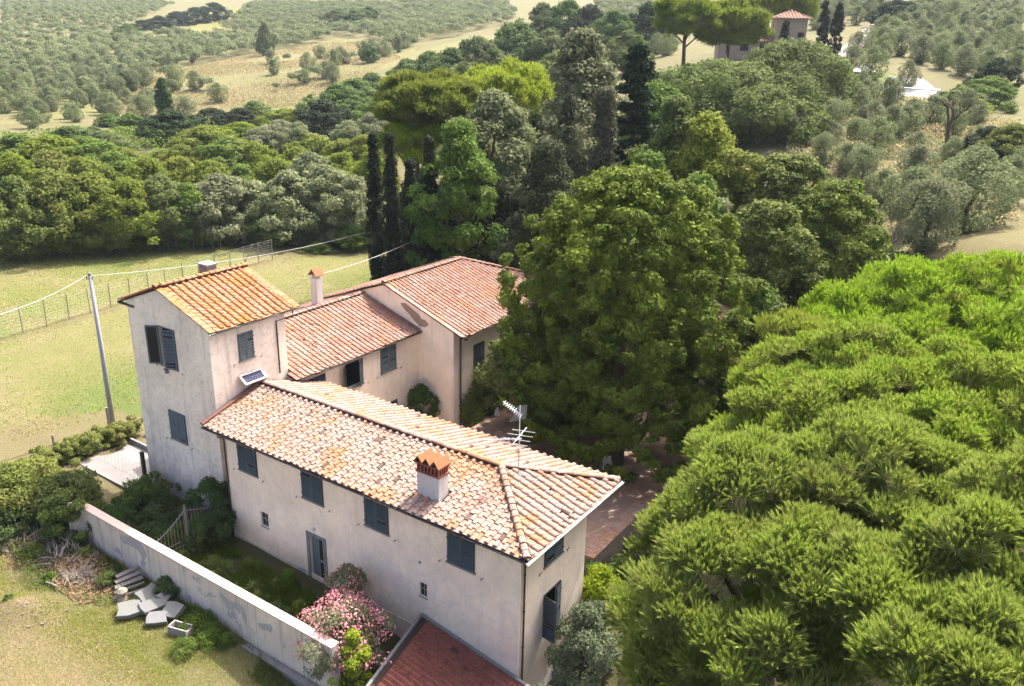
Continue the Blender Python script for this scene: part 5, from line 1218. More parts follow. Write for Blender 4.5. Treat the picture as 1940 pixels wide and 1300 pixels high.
# cypresses by the pasture
for i, (px, yt, dd, wp, lab) in enumerate([(706, 254, 86, 30, "leftmost slender dark cypress of the row behind the house"), (738, 254, 85, 31, "second slender dark cypress of the row, beside the first"), (777, 305, 84, 30, "shorter cypress of the row, half in front of the pine trunk"), (813, 262, 83, 36, "tallest looking dark cypress in the row, touching the oak")]):
    T('cypress_tree', lab, px, yt, dd - 12, wp, 'column', 'cypress', n=26000, size=.10, ncl=320, rc=.34, seed=40 + i, base=.0, rshape=.05, up=.35, flat=1.3, low=-.2, jit=.5, r0=.2)
T('cypress_tree', "lone ivy-clad column tree on the edge of the golden field", 305, 148, 205, 25, 'column', 'shrub', n=12000, size=.2, ncl=200, rc=.55, seed=46, base=.0, rshape=.06)
for i, (px, yt, dd, wp, lab) in enumerate([(1566, 2, 178, 20, "dark cypress beside the villa, left of two by the lane"), (1592, 8, 172, 22, "dark cypress by the lane, right of the two"), (1490, 42, 178, 15, "small cypress standing against the villa tower")]):
    T('cypress_tree', lab, px, yt, dd, wp, 'column', 'cypress', n=5000, size=.2, ncl=50, rc=.5, seed=50 + i, base=.0, rshape=.05, flat=1.2)

# ---- umbrella pines (far ones): leaf clumps of needle tufts on a flat crown, bare forked trunk
def umbrella(name, label, px, ytop, dist, wpx, hpx, mat, seed, nb=2200, size=1.5, zb=None):
    loc, H, Rm = place_tree(px, ytop, dist, wpx, zb); rng = np.random.default_rng(seed); h = hpx * dist / FPX
    t_ = thing(name, label, 'tree', loc); shp = []
    for k in range(9):
        a = k * 2.4; rr_ = Rm * (0 if k == 0 else rng.uniform(.35, .72)); shp.append((cos(a) * rr_, sin(a) * rr_, H - h * .62 - (rr_ / Rm) * h * rng.uniform(.1, .5), Rm * .36, Rm * .36, h * rng.uniform(.42, .6)))
    C = surface_clumps(shp, .8, rng, 1.3); r = rng.uniform(.5, .95, len(C)); sc_ = dist / 75
    V, Fp, R_ = pine_crown(C, r, nb, rng, size * sc_, np.array([0, 0, H - h]), .6, up=1.0, shoots=5, sl=.34, blades=5, skirt=10, bw=.06)
    o = np_mesh('crown', V, Fp, R_, L[mat], t_)
    k = MB(); o_ = np.array(loc)
    k.tube([o_ + [0, 0, -.4], o_ + [.1, .1, H * .35], o_ + [-.1, 0, H * .6], o_ + [0, 0, H - h * .7]], [.42, .33, .28, .15], 9)
    for q in range(8):
        a = q * 2.4; e = o_ + np.array([cos(a) * Rm * .7, sin(a) * Rm * .7, H - h * .65]); s = o_ + [0, 0, H * (.52 + .03 * q) if H * (.52 + .03 * q) < H - h else H - h]; k.tube([s, (s + e) / 2 + [0, 0, -.3], e], [.14, .10, .04], 6)
    k.build('trunk', M['bark'], t_, smooth=True); return t_
umbrella('umbrella_pine', "bright umbrella pine crown spreading above the cypress row", 805, 128, 86, 215, 105, 'pinefar', 60, nb=5200)
umbrella('umbrella_pine', "lower yellowish pine crown hanging below the bright one", 790, 215, 84, 130, 80, 'pineyellow', 61, nb=2600)
umbrella('umbrella_pine', "yellow green umbrella pine farther behind the pale oak", 965, 122, 96, 190, 80, 'pineyellow', 62, nb=3600)
umbrella('umbrella_pine', "tall umbrella pine with bare trunks, farthest left before the villa", 1305, -10, 150, 110, 66, 'pinefar', 63, nb=3000)
umbrella('umbrella_pine', "umbrella pine shading the low side of the villa", 1388, 0, 158, 120, 70, 'pinefar', 64, nb=3400)
umbrella('umbrella_pine', "umbrella pine rising behind the villa tower", 1480, -30, 205, 130, 50, 'pinefar', 65, nb=2600)

# ---- the near pines at the lower right
def near_pine(name, label, loc, shapes, seed, nb, size, rc=.55, trunk_r=.3, mat='pine', **kw):
    rng = np.random.default_rng(seed); t_ = thing(name, label, 'tree', loc)
    C = surface_clumps(shapes, rc, rng, .9); r = rc * rng.uniform(.6, 1.25, len(C)); cen = np.array([s[:3] for s in shapes]).mean(0) - [0, 0, 2.5]
    V, Fp, R_ = pine_crown(C, r, nb, rng, size, cen, .75, up=.75, **kw)
    np_mesh('crown', V, Fp, R_, L[mat], t_); k = MB(); o_ = np.array(loc, float); top_ = max(s[2] for s in shapes)
    k.tube([o_ + [0, 0, -.5], o_ + [.2, 0, top_ * .4], o_ + [0, .1, top_ * .8]], [trunk_r * 1.3, trunk_r, trunk_r * .5], 10)
    br = MB(); gg = random.Random(seed)
    for (cx, cy_, cz_, rx, ry, rz) in shapes:
        s = o_ + [0, 0, max(1.5, cz_ - 1.8)]; e = o_ + np.array([cx, cy_, cz_]); br.tube([s, (s + e) / 2 + [0, 0, .3], e], [.13, .09, .06], 7)
        for _ in range(6 if rx > 1.2 else 2):
            d = np.array([gg.gauss(0, 1), gg.gauss(0, 1), gg.uniform(-.1, 1)]); d /= np.linalg.norm(d); f_ = e + d * np.array([rx, ry, rz]) * .92; m_ = (e + f_) / 2 + [0, 0, .15]; br.tube([e, m_, f_], [.05, .035, .014], 5)
            for __ in range(3):
                d2 = d + np.array([gg.gauss(0, .5), gg.gauss(0, .5), gg.gauss(0, .4)]); br.tube([m_, m_ + d2 * min(rx, 1.6) * .45], [.022, .008], 4)
    k.build('trunk', M['bark'], t_, smooth=True); br.build('branches', M['bark'], t_); return t_
def pine_from(name, label, px, py, dist, lobes, seed, nb, size, zg=-2.6, **kw):
    """lobes: (px, py, dist, width_px, height_px) of each rounded part of the crown"""
    c = at(px, py, dist); loc = (c[0], c[1], zg); sh = []
    for (lx_, ly_, ld, lw, lh) in lobes:
        q = at(lx_, ly_, ld); sc_ = ld * 1.08 / FPX; rx = lw * sc_ / 2; sh.append((q[0] - loc[0], q[1] - loc[1], q[2] - loc[2], rx, rx * .9, lh * sc_ / 2))
    base_ = list(sh); gq = random.Random(seed)
    for _ in range(int(len(base_) * 3.2)):   # smaller boughs filling between the big ones
        a_ = gq.choice(base_); b2_ = min((s_ for s_ in base_ if s_ is not a_), key=lambda s_: abs(s_[0] - a_[0]) + abs(s_[1] - a_[1]) + gq.uniform(0, 2.5)) if len(base_) > 1 else a_
        f_ = gq.uniform(.3, .7); rr_ = min(a_[3], b2_[3]) * gq.uniform(.3, .6)
        sh.append((a_[0] * (1 - f_) + b2_[0] * f_ + gq.gauss(0, .6), a_[1] * (1 - f_) + b2_[1] * f_ + gq.gauss(0, .6), a_[2] * (1 - f_) + b2_[2] * f_ + gq.uniform(-.9, .5), rr_, rr_, rr_ * gq.uniform(.5, .8)))
    return near_pine(name, label, loc, sh, seed, nb, size, **kw)
pine_from('pine_tree', "nearest big bright green pine filling the lower right corner", 1480, 1100, 22,
          [(1440, 975, 25.5, 330, 250), (1300, 1060, 26, 180, 190), (1640, 960, 26, 330, 260), (1390, 1160, 21.5, 340, 300), (1250, 1205, 23, 190, 240), (1560, 1120, 21.5, 260, 230), (1760, 1000, 26, 260, 220), (1480, 1270, 19.5, 260, 200), (1290, 1290, 21, 200, 160)], 70, 8200, .84, shoots=7, sl=.42, blades=20, skirt=30, bw=.036, fan=.7)
pine_from('pine_tree', "pine at the very corner of the view, split from its neighbour by a dark gap", 1800, 1200, 20,
          [(1730, 1165, 20.5, 260, 200), (1880, 1110, 21.5, 260, 260), (1850, 1270, 18.5, 300, 180), (1950, 990, 24, 200, 220), (1690, 1260, 19, 160, 120)], 71, 3800, .82, shoots=7, sl=.42, blades=20, skirt=30, bw=.036, fan=.7)
pine_from('pine_tree', "middle pine with many rounded tufted lobes, left of the far one", 1620, 760, 34,
          [(1510, 745, 37, 180, 180), (1620, 735, 38, 230, 200), (1550, 830, 33, 220, 190), (1700, 820, 34, 250, 200), (1445, 855, 33, 180, 180), (1390, 885, 32, 130, 150), (1820, 780, 36, 230, 200), (1660, 880, 31, 250, 170), (1800, 880, 31, 240, 180), (1920, 820, 33, 200, 220)], 72, 8800, .88, shoots=6, sl=.42, blades=14, skirt=26, bw=.052, fan=.75, rc=.6)
pine_from('pine_tree', "far pine with a broad domed canopy below the dry slope", 1760, 590, 48,
          [(1650, 618, 49, 200, 140), (1760, 600, 50, 250, 150), (1880, 600, 50, 230, 160), (1700, 680, 46, 230, 140), (1850, 690, 45, 260, 160), (1600, 665, 46, 150, 130), (1940, 680, 45, 160, 180)], 73, 6000, .92, shoots=6, sl=.44, blades=11, skirt=20, bw=.062, fan=.7, rc=.7, zg=-1.5)
pine_from('pine_tree', "yellowish pine lobe leaning towards the courtyard trees", 1450, 735, 41,
          [(1495, 665, 42, 110, 100), (1455, 750, 39, 120, 110), (1540, 690, 43, 140, 120)], 74, 2000, 1.1, shoots=5, sl=.38, blades=12, skirt=30, bw=.038, mat='pineyellow', zg=-1.5)

# ================================================================== shrubs and creepers near the house
def bush(name, label, cpx, zb, R, H, mat, n, size, seed, kind='round', rc=None, **kw):
    loc = tp(*cpx) if zb is None else on(*cpx, zb)
    return tree(name, label, kw.pop('cat', 'shrub'), loc, R, H, kind, L[mat], n=n, size=size, seed=seed, rc=rc or R * .3, base=kw.pop('base', -.05), limbs=5, r0=.05, **kw)
# pink oleander with flowers as a part
ol = bush('oleander', "round oleander covered in pink blossom at the near end of the boundary wall", (655, 1272), -1.0, 1.65, 3.4, 'olive2', 13000, .08, 80, rc=.45, ncl=60, asp=.3)
ofs = np.array(ol.location); rng = np.random.default_rng(81); C, r = clumps('round', 1.68, .9, 3.25, 110, .38, rng, .1, .0)
V, Fq, R_ = leafy(C, r, 3000, .05, rng, .5, .8, .8, .6, np.array([0, 0, 1.6]), -.1, (.95, 1.12))
np_mesh('blossom', V, Fq, R_, L['flower'], ol)
bush('green_shrub', "vivid green shoots growing up through the middle of the oleander", (674, 1318), -1.0, .85, 3.2, 'bright', 5200, .07, 82, rc=.3, kind='egg')
tree('oleander', "dusky pink oleander in shade close to the wing wall, behind the bright one", 'shrub', B(-8.9, -.75, -1.0), .95, 3.2, 'round', L['olive2'], n=4200, size=.08, seed=83, rc=.33, base=.1, asp=.35, r0=.04)
rng = np.random.default_rng(84); C, r = clumps('round', .95, 1.0, 3.0, 50, .3, rng, .1, .0); V, Fq, R_ = leafy(C, r, 900, .05, rng)
np_mesh('blossom', V, Fq, R_, L['flower'], bpy.data.objects['oleander.001'])
tree('olive_tree', "slender grey leaved tree against the end wall of the wing", 'tree', B(1.25, 2.6, -2.5), 1.35, 5.1, 'egg', L['silver'], n=13000, size=.06, seed=85, rc=.42, base=.25, inner=.35, r0=.06)
tree('shrub_tree', "grey green bush at the foot of the wing's near corner", 'shrub', B(1.0, -.35, -2.5), 1.15, 2.9, 'round', L['silver'], n=8000, size=.06, seed=86, rc=.4, base=.0, inner=.3, r0=.05)
tree('shrub_tree', "bright lime green bush at the far end of the wing's short wall", 'shrub', B(-.1, 6.7, -2.4), .95, 4.1, 'round', L['bright'], n=5200, size=.07, seed=87, rc=.35, base=.35, r0=.05)
tree('shrub_tree', "dark leafy bush below the lime green one by the retaining wall", 'shrub', B(.6, 5.0, -2.5), 1.3, 3.6, 'egg', L['silver'], n=8500, size=.065, seed=88, rc=.4, base=.1, r0=.05)
tree('bay_shrub', "dark bay bush against the tower wall beside the brown downpipe", 'shrub', B(-19.6, .0, -.5), 1.35, 3.1, 'egg', L['shrub'], n=9000, size=.07, seed=90, rc=.4, base=.0, rshape=.2, r0=.05)
tree('bay_shrub', "dark overgrown bush half covering the iron gate near the wing", 'shrub', B(-18.6, -.9, -.5), 1.1, 1.9, 'round', L['shrub'], n=6500, size=.065, seed=91, rc=.35, base=.0, r0=.05)
tree('elder_shrub', "low green elder bush at the tower's front corner", 'shrub', B(-24.8, -.6, -.5), 1.3, 1.7, 'round', L['oak'], n=4500, size=.08, seed=92, rc=.4, base=.0, inner=.3, r0=.04)
tree('elder_shrub', "spreading dim shrub in the yard before the tower", 'shrub', B(-22.4, -1.4, -.5), 1.5, 1.3, 'round', L['shrub'], n=7000, size=.07, seed=93, rc=.4, base=.0, r0=.04)
tree('elder_shrub', "dim shrub between the boundary wall and the path", 'shrub', B(-24.2, -2.9, -.5), 1.3, 1.2, 'round', L['shrub'], n=6000, size=.07, seed=94, rc=.4, base=.0, r0=.04)
for i_, (bx_, by_, r_, h_, m_, lb_) in enumerate([(-16.2, -2.6, .8, 1.0, 'weed', "weedy shrub rising beside the gate inside the yard"), (-14.0, -3.2, .7, .8, 'weed', "green weeds against the inner face of the boundary wall"), (-11.5, -2.9, .8, .9, 'shrub', "low bush in the middle of the shaded yard"), (-17.2, -3.4, .6, .8, 'oak', "leafy sapling beside the lower gate leaf"), (-20.8, -2.4, 1.3, 1.0, 'shrub', "dark sprawling bramble in the far part of the yard")]):
    tree('yard_shrub', lb_, 'shrub', B(bx_, by_, tz(*B(bx_, by_, 0)[:2])), r_, h_, 'round', L[m_], n=3600, size=.06, seed=140 + i_, rc=r_ * .32, base=.0, r0=.03)
bush('laurel_bush', "large sunlit yellow green bush at the left border of the view", (50, 975), -.5, 2.1, 3.0, 'hedge', 16000, .085, 95, rc=.55, ncl=80)
bush('laurel_bush', "dark green bush overhanging the far end of the boundary wall", (140, 985), -.5, 1.7, 2.7, 'oak', 12000, .08, 96, rc=.5, ncl=60)
tree('laurel_bush', "dark leafy bush burying the curved far end of the boundary wall", 'shrub', B(-24.75, -4.75, -.6), 1.25, 3.1, 'round', L['oak'], n=10500, size=.08, seed=121, rc=.38, base=.0, r0=.05)
for i_, (bx_, by_, r_, h_, m_, lb_) in enumerate([(-1.0, 7.9, 1.1, 3.3, 'shrub', "dark shrub covering the near end of the retaining wall"), (-.7, 10.2, 1.0, 2.5, 'oak', "ivy like shrub outside the retaining wall, below the bricks"), (-.8, 12.8, 1.1, 2.3, 'silver', "grey green shrub outside the middle of the retaining wall"), (-.9, 15.6, 1.1, 2.6, 'shrub', "dark shrub outside the retaining wall near the pines"), (-2.3, 26.0, 1.6, 3.2, 'shrub', "dark shrub at the far end of the courtyard edge")]):
    tree('wall_shrub', lb_, 'shrub', B(bx_, by_, -2.6), r_, h_, 'round', L[m_], n=6500, size=.07, seed=150 + i_, rc=r_ * .32, base=.0, r0=.04)
bush('laurel_bush', "lower dark bush sprawling below the large sunlit one", (20, 1010), -.5, 1.5, 1.5, 'shrub', 7000, .08, 97, rc=.45)
bush('fig_bush', "small dark clipped bush against the boundary wall by the planks", (318, 1128), None, .62, .95, 'shrub', 2600, .05, 98, rc=.25)
for i, (px, py, R_, H_, mt, lab) in enumerate([(375, 1185, .8, .6, 'weed', "patch of dark weeds leaning on the boundary wall"), (405, 1215, .8, .6, 'weed', "weedy clump left of the dark stone block"), (390, 1222, .22, .35, 'bright', "small vivid yellow green sapling among the weeds"), (368, 1188, .25, .5, 'bright', "little sunlit sapling beside the slab heap"), (350, 1232, .6, .45, 'weed', "feathery green weed clump below the broken trough"), (205, 1108, .45, .75, 'oak', "upright green plants beside the woodpile"), (95, 1100, .35, .4, 'oak', "small bluish green plant on the edge of the earth mound"), (160, 1055, .4, .5, 'yellow', "yellowing leafy prunings on the branch heap"), (60, 1050, .6, .5, 'hedge', "olive green weeds below the large sunlit bush"), (18, 1150, .35, .6, 'shrub', "dark bluish weed at the border beside the earth mound")]):
    bush('weed_clump', lab, (px, py), None, R_, H_, mt, int(1500 * R_ + 500), .045, 100 + i, rc=R_ * .35, cat='plant')
# hedge along the pasture
def hedge(name, label, pts, w_, h, mat, n, size, seed):
    rng = np.random.default_rng(seed); P = [np.array(p) for p in pts]; t_ = thing(name, label, 'hedge', P[0]); C = []
    for a, b_ in zip(P[:-1], P[1:]):
        m = int(np.linalg.norm(b_ - a) * 24 * h) + 6
        for _ in range(m):
            f_ = rng.random(); q = a * (1 - f_) + b_ * f_; q = q + np.array([rng.normal(0, w_ * .3), rng.normal(0, w_ * .3), rng.uniform(.1, h)]); C.append(q - P[0])
    C = np.array(C); r = rng.uniform(.18, .32, len(C)); k = rng.choice(len(C), n); d = unit(rng.normal(size=(n, 3))); d[:, 2] = np.abs(d[:, 2]) * .9 - .1
    V, Fq = leaf_quads(C[k] + d * r[k][:, None], unit(d + [0, 0, .5] + rng.normal(0, .5, (n, 3))), size * rng.uniform(.6, 1.3, n), rng)
    np_mesh('foliage', V, Fq, rng.random(n), L[mat], t_); return t_
hedge('hedge', "clipped sunlit hedge between the pasture and the path", [on(268, 822, -.4), on(215, 842, -.4), on(160, 862, -.4), on(105, 882, -.4), on(55, 905, -.4), on(0, 940, -.4)], 1.2, 1.15, 'hedge', 60000, .065, 120)
# creepers
def creeper(name, label, f, s0, s1, z0, z1, n, size, mat, seed, thick=.25, shape=None):
    rng = np.random.default_rng(seed); t_ = thing(name, label, 'climber', f((s0 + s1) / 2, 0, max(z0, -.3))); o_ = np.array(t_.location); Pts = []
    m = 60; cs = [(rng.uniform(s0, s1), rng.uniform(z0, z1)) for _ in range(m * 4)]; cs = [c_ for c_ in cs if shape is None or shape(*c_)][:m]
    for c_ in cs:
        for _ in range(n // len(cs)):
            s, z_ = c_[0] + rng.normal(0, .22), c_[1] + rng.normal(0, .25); Pts.append(f(s, rng.uniform(.02, thick), z_) - o_)
    P = np.array(Pts); nn = unit(np.array(f(0, 1, 0)) - np.array(f(0, 0, 0)))
    V, Fq = leaf_quads(P, unit(nn + np.array([0, 0, .6]) + rng.normal(0, .4, (len(P), 3))), size * rng.uniform(.6, 1.3, len(P)), rng, .7)
    np_mesh('foliage', V, Fq, rng.random(len(P)), L[mat], t_); return t_
creeper('ivy', "sunlit ivy and vine at the foot of the end block's corner", fb, 17.0, 19.0, 0, 3.4, 3600, .09, 'hedge', 130, .5, lambda s, z: z < 1.3 + (s - 16.9) * 1.1)
creeper('ivy', "dark ivy spreading over the end block wall beneath the big tree", fb, 18.6, 24, 0, 5.2, 9000, .10, 'shrub', 131, .5, lambda s, z: z < (s - 17.6) * 1.25)
rw = WF(X1, 0, 0, 1, 1, 0)
tree('rose_shrub', "dark climbing shrub in the courtyard corner against the cream wall", 'shrub', B(-18.3, 15.3, 0), 1.15, 3.1, 'egg', L['shrub'], n=5200, size=.09, seed=132, rc=.4, base=.1, r0=.05)
tree('dry_shrub', "dried pinkish brown shrub standing in the sunlit gap of the courtyard", 'shrub', on(978, 797, 0), .62, 1.7, 'round', L['dry'], n=900, size=.09, seed=133, rc=.25, base=.3, r0=.03)

def litter(name, lab, pxs, n, mat, seed, hm, sz): scrub_later.append((name, lab, pxs, n, mat, seed, hm, sz))
scrub_later = []
litter('dead_leaves', "brown withered leaves caught in the branch heap", [(60, 1040), (150, 1020), (215, 1080), (215, 1130), (150, 1150), (80, 1100)], 5200, 'dry', 430, .45, .05)
litter('dead_leaves', "dry leaf litter under the shrubs by the border", [(5, 1000), (90, 1000), (110, 1060), (5, 1080)], 3000, 'dry', 431, .2, .05)
litter('weeds', "green weeds growing through the branch heap", [(10, 1030), (120, 1010), (225, 1090), (210, 1150), (60, 1120)], 5000, 'weed', 432, .5, .05)
# ================================================================== broadleaf wood on the left, tree by tree
wk = [('wood', 'green yellow'), ('wood2', 'mid green'), ('olive2', 'grey green'), ('farwood', 'bluish green'), ('dark', 'dark'), ('yellow', 'yellow')]
protos = {}
def get_proto(mat, v, kind='egg', n=17000, size=.165):
    key = (mat, v, kind)
    if key not in protos:
        t_ = tree('broadleaf_tree' if mat != 'olive2' else 'old_olive_tree', 'x', 'tree', (0, 0, 0), 4.0, 8.0, kind, L[mat], n=n, size=size, ncl=95, rc=.85, seed=200 + len(protos), base=.02, rshape=.16, limbs=5, r0=.2)
        protos[key] = [t_, True]
    return protos[key]
def put(key, loc, H, Rm, rz, label, group=None):
    pr = get_proto(*key); sc_ = (Rm / 4.0, Rm / 4.0, H / 8.0)
    if pr[1]:
        pr[1] = False; t_ = pr[0]; t_.location = tuple(map(float, loc)); t_.rotation_euler = (0, 0, rz); t_.scale = sc_; t_['label'] = label
        if group: t_['group'] = group
        return t_
    return copy_tree(pr[0], loc, rz, sc_, label, group)
rows = [
 # (px, top y, dist, width px, material)
 (22, 335, 104, 110, 'wood2'), (85, 318, 106, 130, 'wood'), (165, 325, 105, 125, 'wood'), (235, 335, 104, 120, 'wood'), (300, 330, 105, 120, 'wood2'), (352, 345, 104, 90, 'wood2'),
 (412, 328, 105, 135, 'olive2'), (480, 340, 106, 110, 'olive2'), (545, 322, 105, 130, 'olive2'), (612, 310, 106, 135, 'olive2'), (668, 330, 103, 110, 'olive2'), (505, 385, 102, 70, 'wood2'), (668, 420, 100, 60, 'wood2'), (600, 455, 99, 55, 'wood2'),
 (20, 292, 122, 100, 'wood'), (90, 288, 124, 110, 'wood'), (150, 300, 120, 110, 'wood'), (215, 290, 124, 120, 'wood2'), (275, 300, 120, 100, 'wood'), (335, 296, 122, 90, 'yellow'), (395, 305, 120, 110, 'wood'), (455, 318, 118, 90, 'wood2'), (462, 345, 116, 60, 'yellow'), (520, 300, 124, 100, 'wood'), (585, 290, 122, 110, 'olive2'), (650, 290, 122, 110, 'wood'),
 (30, 255, 150, 110, 'wood2'), (95, 258, 148, 110, 'wood'), (160, 262, 150, 110, 'wood2'), (230, 280, 140, 90, 'wood'), (385, 240, 150, 120, 'wood'), (430, 262, 140, 120, 'wood2'), (480, 270, 138, 100, 'wood'), (340, 275, 140, 80, 'wood'), (590, 255, 140, 110, 'wood'), (560, 280, 132, 90, 'wood'), (650, 265, 136, 100, 'wood'), (690, 255, 134, 80, 'yellow'), (700, 290, 112, 90, 'wood'),
 (35, 262, 175, 90, 'olive2'), (75, 270, 165, 60, 'yellow'), (130, 240, 178, 110, 'farwood'), (190, 250, 172, 80, 'farwood'), (455, 232, 170, 90, 'wood'), (530, 228, 168, 80, 'olive2'), (500, 240, 165, 80, 'olive2'), (400, 205, 200, 70, 'dark'), (320, 208, 178, 95, 'dark'), (245, 215, 200, 50, 'farwood'), (175, 240, 190, 50, 'farwood'), (205, 215, 215, 40, 'farwood'),
 (455, 205, 200, 60, 'dark'), (480, 192, 205, 60, 'farwood'), (540, 205, 196, 80, 'yellow'), (612, 188, 172, 95, 'dark'), (640, 160, 190, 95, 'farwood'), (670, 150, 200, 90, 'farwood'), (660, 230, 150, 90, 'olive2'), (700, 215, 150, 80, 'olive2'), (565, 232, 160, 60, 'olive2'), (705, 140, 215, 80, 'farwood'), (725, 180, 160, 80, 'wood2'),
 (770, 112, 215, 80, 'farwood'), (815, 100, 215, 90, 'farwood'), (855, 92, 200, 90, 'farwood'), (905, 70, 205, 100, 'farwood'), (935, 95, 185, 80, 'farwood'), (880, 120, 170, 80, 'wood2'), (985, 42, 215, 110, 'farwood'), (1040, 60, 200, 100, 'farwood'), (1030, 8, 250, 90, 'farwood'), (1080, 0, 250, 80, 'farwood'), (1120, 10, 240, 80, 'dark'), (1060, 98, 170, 90, 'wood2'), (1165, 20, 230, 80, 'farwood'), (1190, 60, 190, 70, 'wood2'), (1230, 5, 235, 70, 'dark'), (1015, 120, 150, 90, 'wood'),
 (235, 135, 285, 38, 'farwood'), (150, 150, 300, 50, 'farwood'), (165, 175, 270, 60, 'farwood'), (700, 85, 300, 30, 'farwood'), (240, 45, 500, 40, 'farwood'), (270, 38, 510, 40, 'dark'), (300, 30, 520, 45, 'dark'), (335, 22, 530, 45, 'dark'), (370, 14, 545, 45, 'dark'), (405, 5, 560, 45, 'dark'), (250, 55, 470, 40, 'farwood'), (215, 62, 460, 40, 'farwood'), (190, 70, 450, 40, 'farwood'), (640, 16, 480, 50, 'farwood'), (670, 18, 470, 50, 'farwood'), (700, 12, 480, 40, 'farwood'), (500, 45, 360, 26, 'farwood'),
 (1850, 160, 150, 90, 'oak2'), (1895, 110, 165, 60, 'dark'), (1880, 145, 155, 70, 'wood2'), (1820, 165, 158, 60, 'dark'), (1700, 0, 270, 60, 'dark'), (1725, 2, 280, 60, 'farwood'), (1880, 240, 112, 70, 'dark'), (1925, 235, 110, 80, 'wood'), (1905, 265, 108, 60, 'dark'), (1812, 195, 140, 40, 'bright'), (1850, 185, 142, 45, 'bright'), (1690, 165, 150, 22, 'dark'),
]
L['oak2'] = L['oak']
zones = lambda px, py: ("in the front row at the pasture edge" if px < 700 and py > 300 else "in the middle of the left hand wood" if px < 730 and py > 228 else "at the rear of the left wood" if px < 730 and py > 130 else "on the far left hillside among olives" if px < 720 else "in the gully behind the villa pines" if px < 1260 else "on the right hillside by the lane")
ORD = ['first', 'second', 'third', 'fourth', 'fifth', 'sixth', 'seventh', 'eighth', 'ninth', 'tenth', 'eleventh', 'twelfth', 'thirteenth', 'fourteenth', 'fifteenth', 'sixteenth', 'seventeenth', 'eighteenth']
def ordn(i, n):
    if i == 0: return "leftmost"
    if i == n - 1: return "rightmost"
    return "%s from the left" % ORD[i] if i <= n // 2 and i < 18 else "%s from the right" % ORD[min(n - 1 - i, 17)]
adj = {'wood': "yellow green", 'wood2': "mid green", 'olive2': "grey green", 'farwood': "bluish green", 'dark': "blackish green", 'yellow': "bright yellowish", 'oak2': "light green", 'bright': "golden leaved"}
cnt = {}
for i, (px, yt, dd, wp, mt) in enumerate(rows):
    if px < 720 and 98 < dd < 108: dd = dd + 4.5; yt += 4
    loc, H, Rm = place_tree(px, yt, dd, wp * 1.12); H = max(H, 2.2 * Rm * .55); loc[2] = min(loc[2], at(px, yt, dd)[2] - Rm * 1.1)
    H = at(px, yt, dd)[2] - loc[2]
    v = i % (3 if mt in ('wood', 'wood2', 'farwood', 'olive2') else 1)
    zz = zones(px, yt); zr_ = sorted(r_[0] for r_ in rows if zones(r_[0], r_[1]) == zz); od = zr_.index(px); nz = len(zr_)
    lab = "%s bushy tree %s, %s" % (adj[mt], zz, ordn(od, nz))
    put((mt, v), loc, H, Rm, i * 1.7, lab, "%s trees %s" % (adj[mt], zones(px, yt)))

# ================================================================== olive groves
olives = []
for v in range(4):
    t_ = tree('olive_tree', 'x', 'tree', (0, 0, 0), 1.75, 4.1, 'round', L['olive'], n=5600, size=.11, ncl=40, rc=.62, flat=1.0, seed=300 + v, base=.03, rshape=.17, limbs=6, r0=.14, asp=.42, jit=.75, inner=.3, bark='bark')
    olives.append([t_, True])
def in_px(poly, P):
    q = proj(P); return poly_mask(q[:, 0], q[:, 1], poly)
spots = []
def grove(poly, sx, sy, ang_, jit, zone, scale=1.0, prob=1.0, seed=0, wild=.25):
    rng = np.random.default_rng(seed); c = np.array([tp(*p) for p in poly]); mn, mx = c.min(0) - 20, c.max(0) + 20; m = (mn + mx) / 2; R_ = np.linalg.norm(mx[:2] - mn[:2]) / 2
    a = np.arange(-R_, R_, sx); b_ = np.arange(-R_, R_, sy); A_, B_ = np.meshgrid(a, b_); A_ = A_.ravel() + rng.normal(0, jit, A_.size); B_ = B_.ravel() + rng.normal(0, jit, B_.size)
    x = m[0] + A_ * cos(ang_) - B_ * sin(ang_); y = m[1] + A_ * sin(ang_) + B_ * cos(ang_); ok = (y > 20); x, y = x[ok], y[ok]; z = terr(x, y); P = np.stack([x, y, z], 1)
    P = P[in_px(poly, P)]; P = P[rng.random(len(P)) < prob]
    for p in P: spots.append((p, scale * rng.uniform(1 - wild, 1 + wild), zone))
grove([(5, 100), (170, 78), (370, 70), (470, 75), (590, 66), (640, 75), (560, 92), (470, 104), (330, 132), (250, 150), (330, 148), (200, 190), (60, 225), (5, 225)], 5.6, 5.6, .5, .7, "in the dense grove above the golden field", 1.12, .93, 1)
grove([(5, 8), (250, 8), (330, 10), (230, 60), (5, 98)], 7.0, 7.0, .2, 1.1, "in the pale grove on the farthest hillside", 1.0, .8, 2)
grove([(420, 62), (480, 12), (700, 12), (960, 12), (975, 45), (900, 60), (790, 85), (760, 108), (720, 82), (650, 70), (560, 72)], 6.2, 6.2, .9, .8, "in the grove beyond the golden field", 1.12, .92, 3)
grove([(5, 225), (60, 225), (200, 190), (330, 175), (250, 225), (120, 240), (5, 255)], 7.5, 7.5, .4, 1.5, "on the bare strip below the dense grove", .95, .75, 4)
grove([(1480, 235), (1560, 200), (1660, 195), (1720, 215), (1790, 225), (1880, 225), (1870, 250), (1900, 300), (1935, 330), (1935, 390), (1860, 420), (1700, 410), (1640, 400), (1600, 340), (1470, 290)], 4.9, 4.9, .3, 1.0, "on the slope above the far pine", .84, .92, 5)
grove([(1640, 90), (1700, 40), (1760, 12), (1935, 12), (1935, 160), (1860, 150), (1790, 150), (1740, 130), (1660, 115)], 6.0, 6.0, .25, 1.0, "in the hillside grove right of the lane", 1.15, .9, 6)
grove([(1545, 12), (1680, 12), (1660, 40), (1590, 60), (1540, 70)], 6.5, 6.0, .6, 1.2, "between the villa and the climbing lane", 1.1, .8, 7)
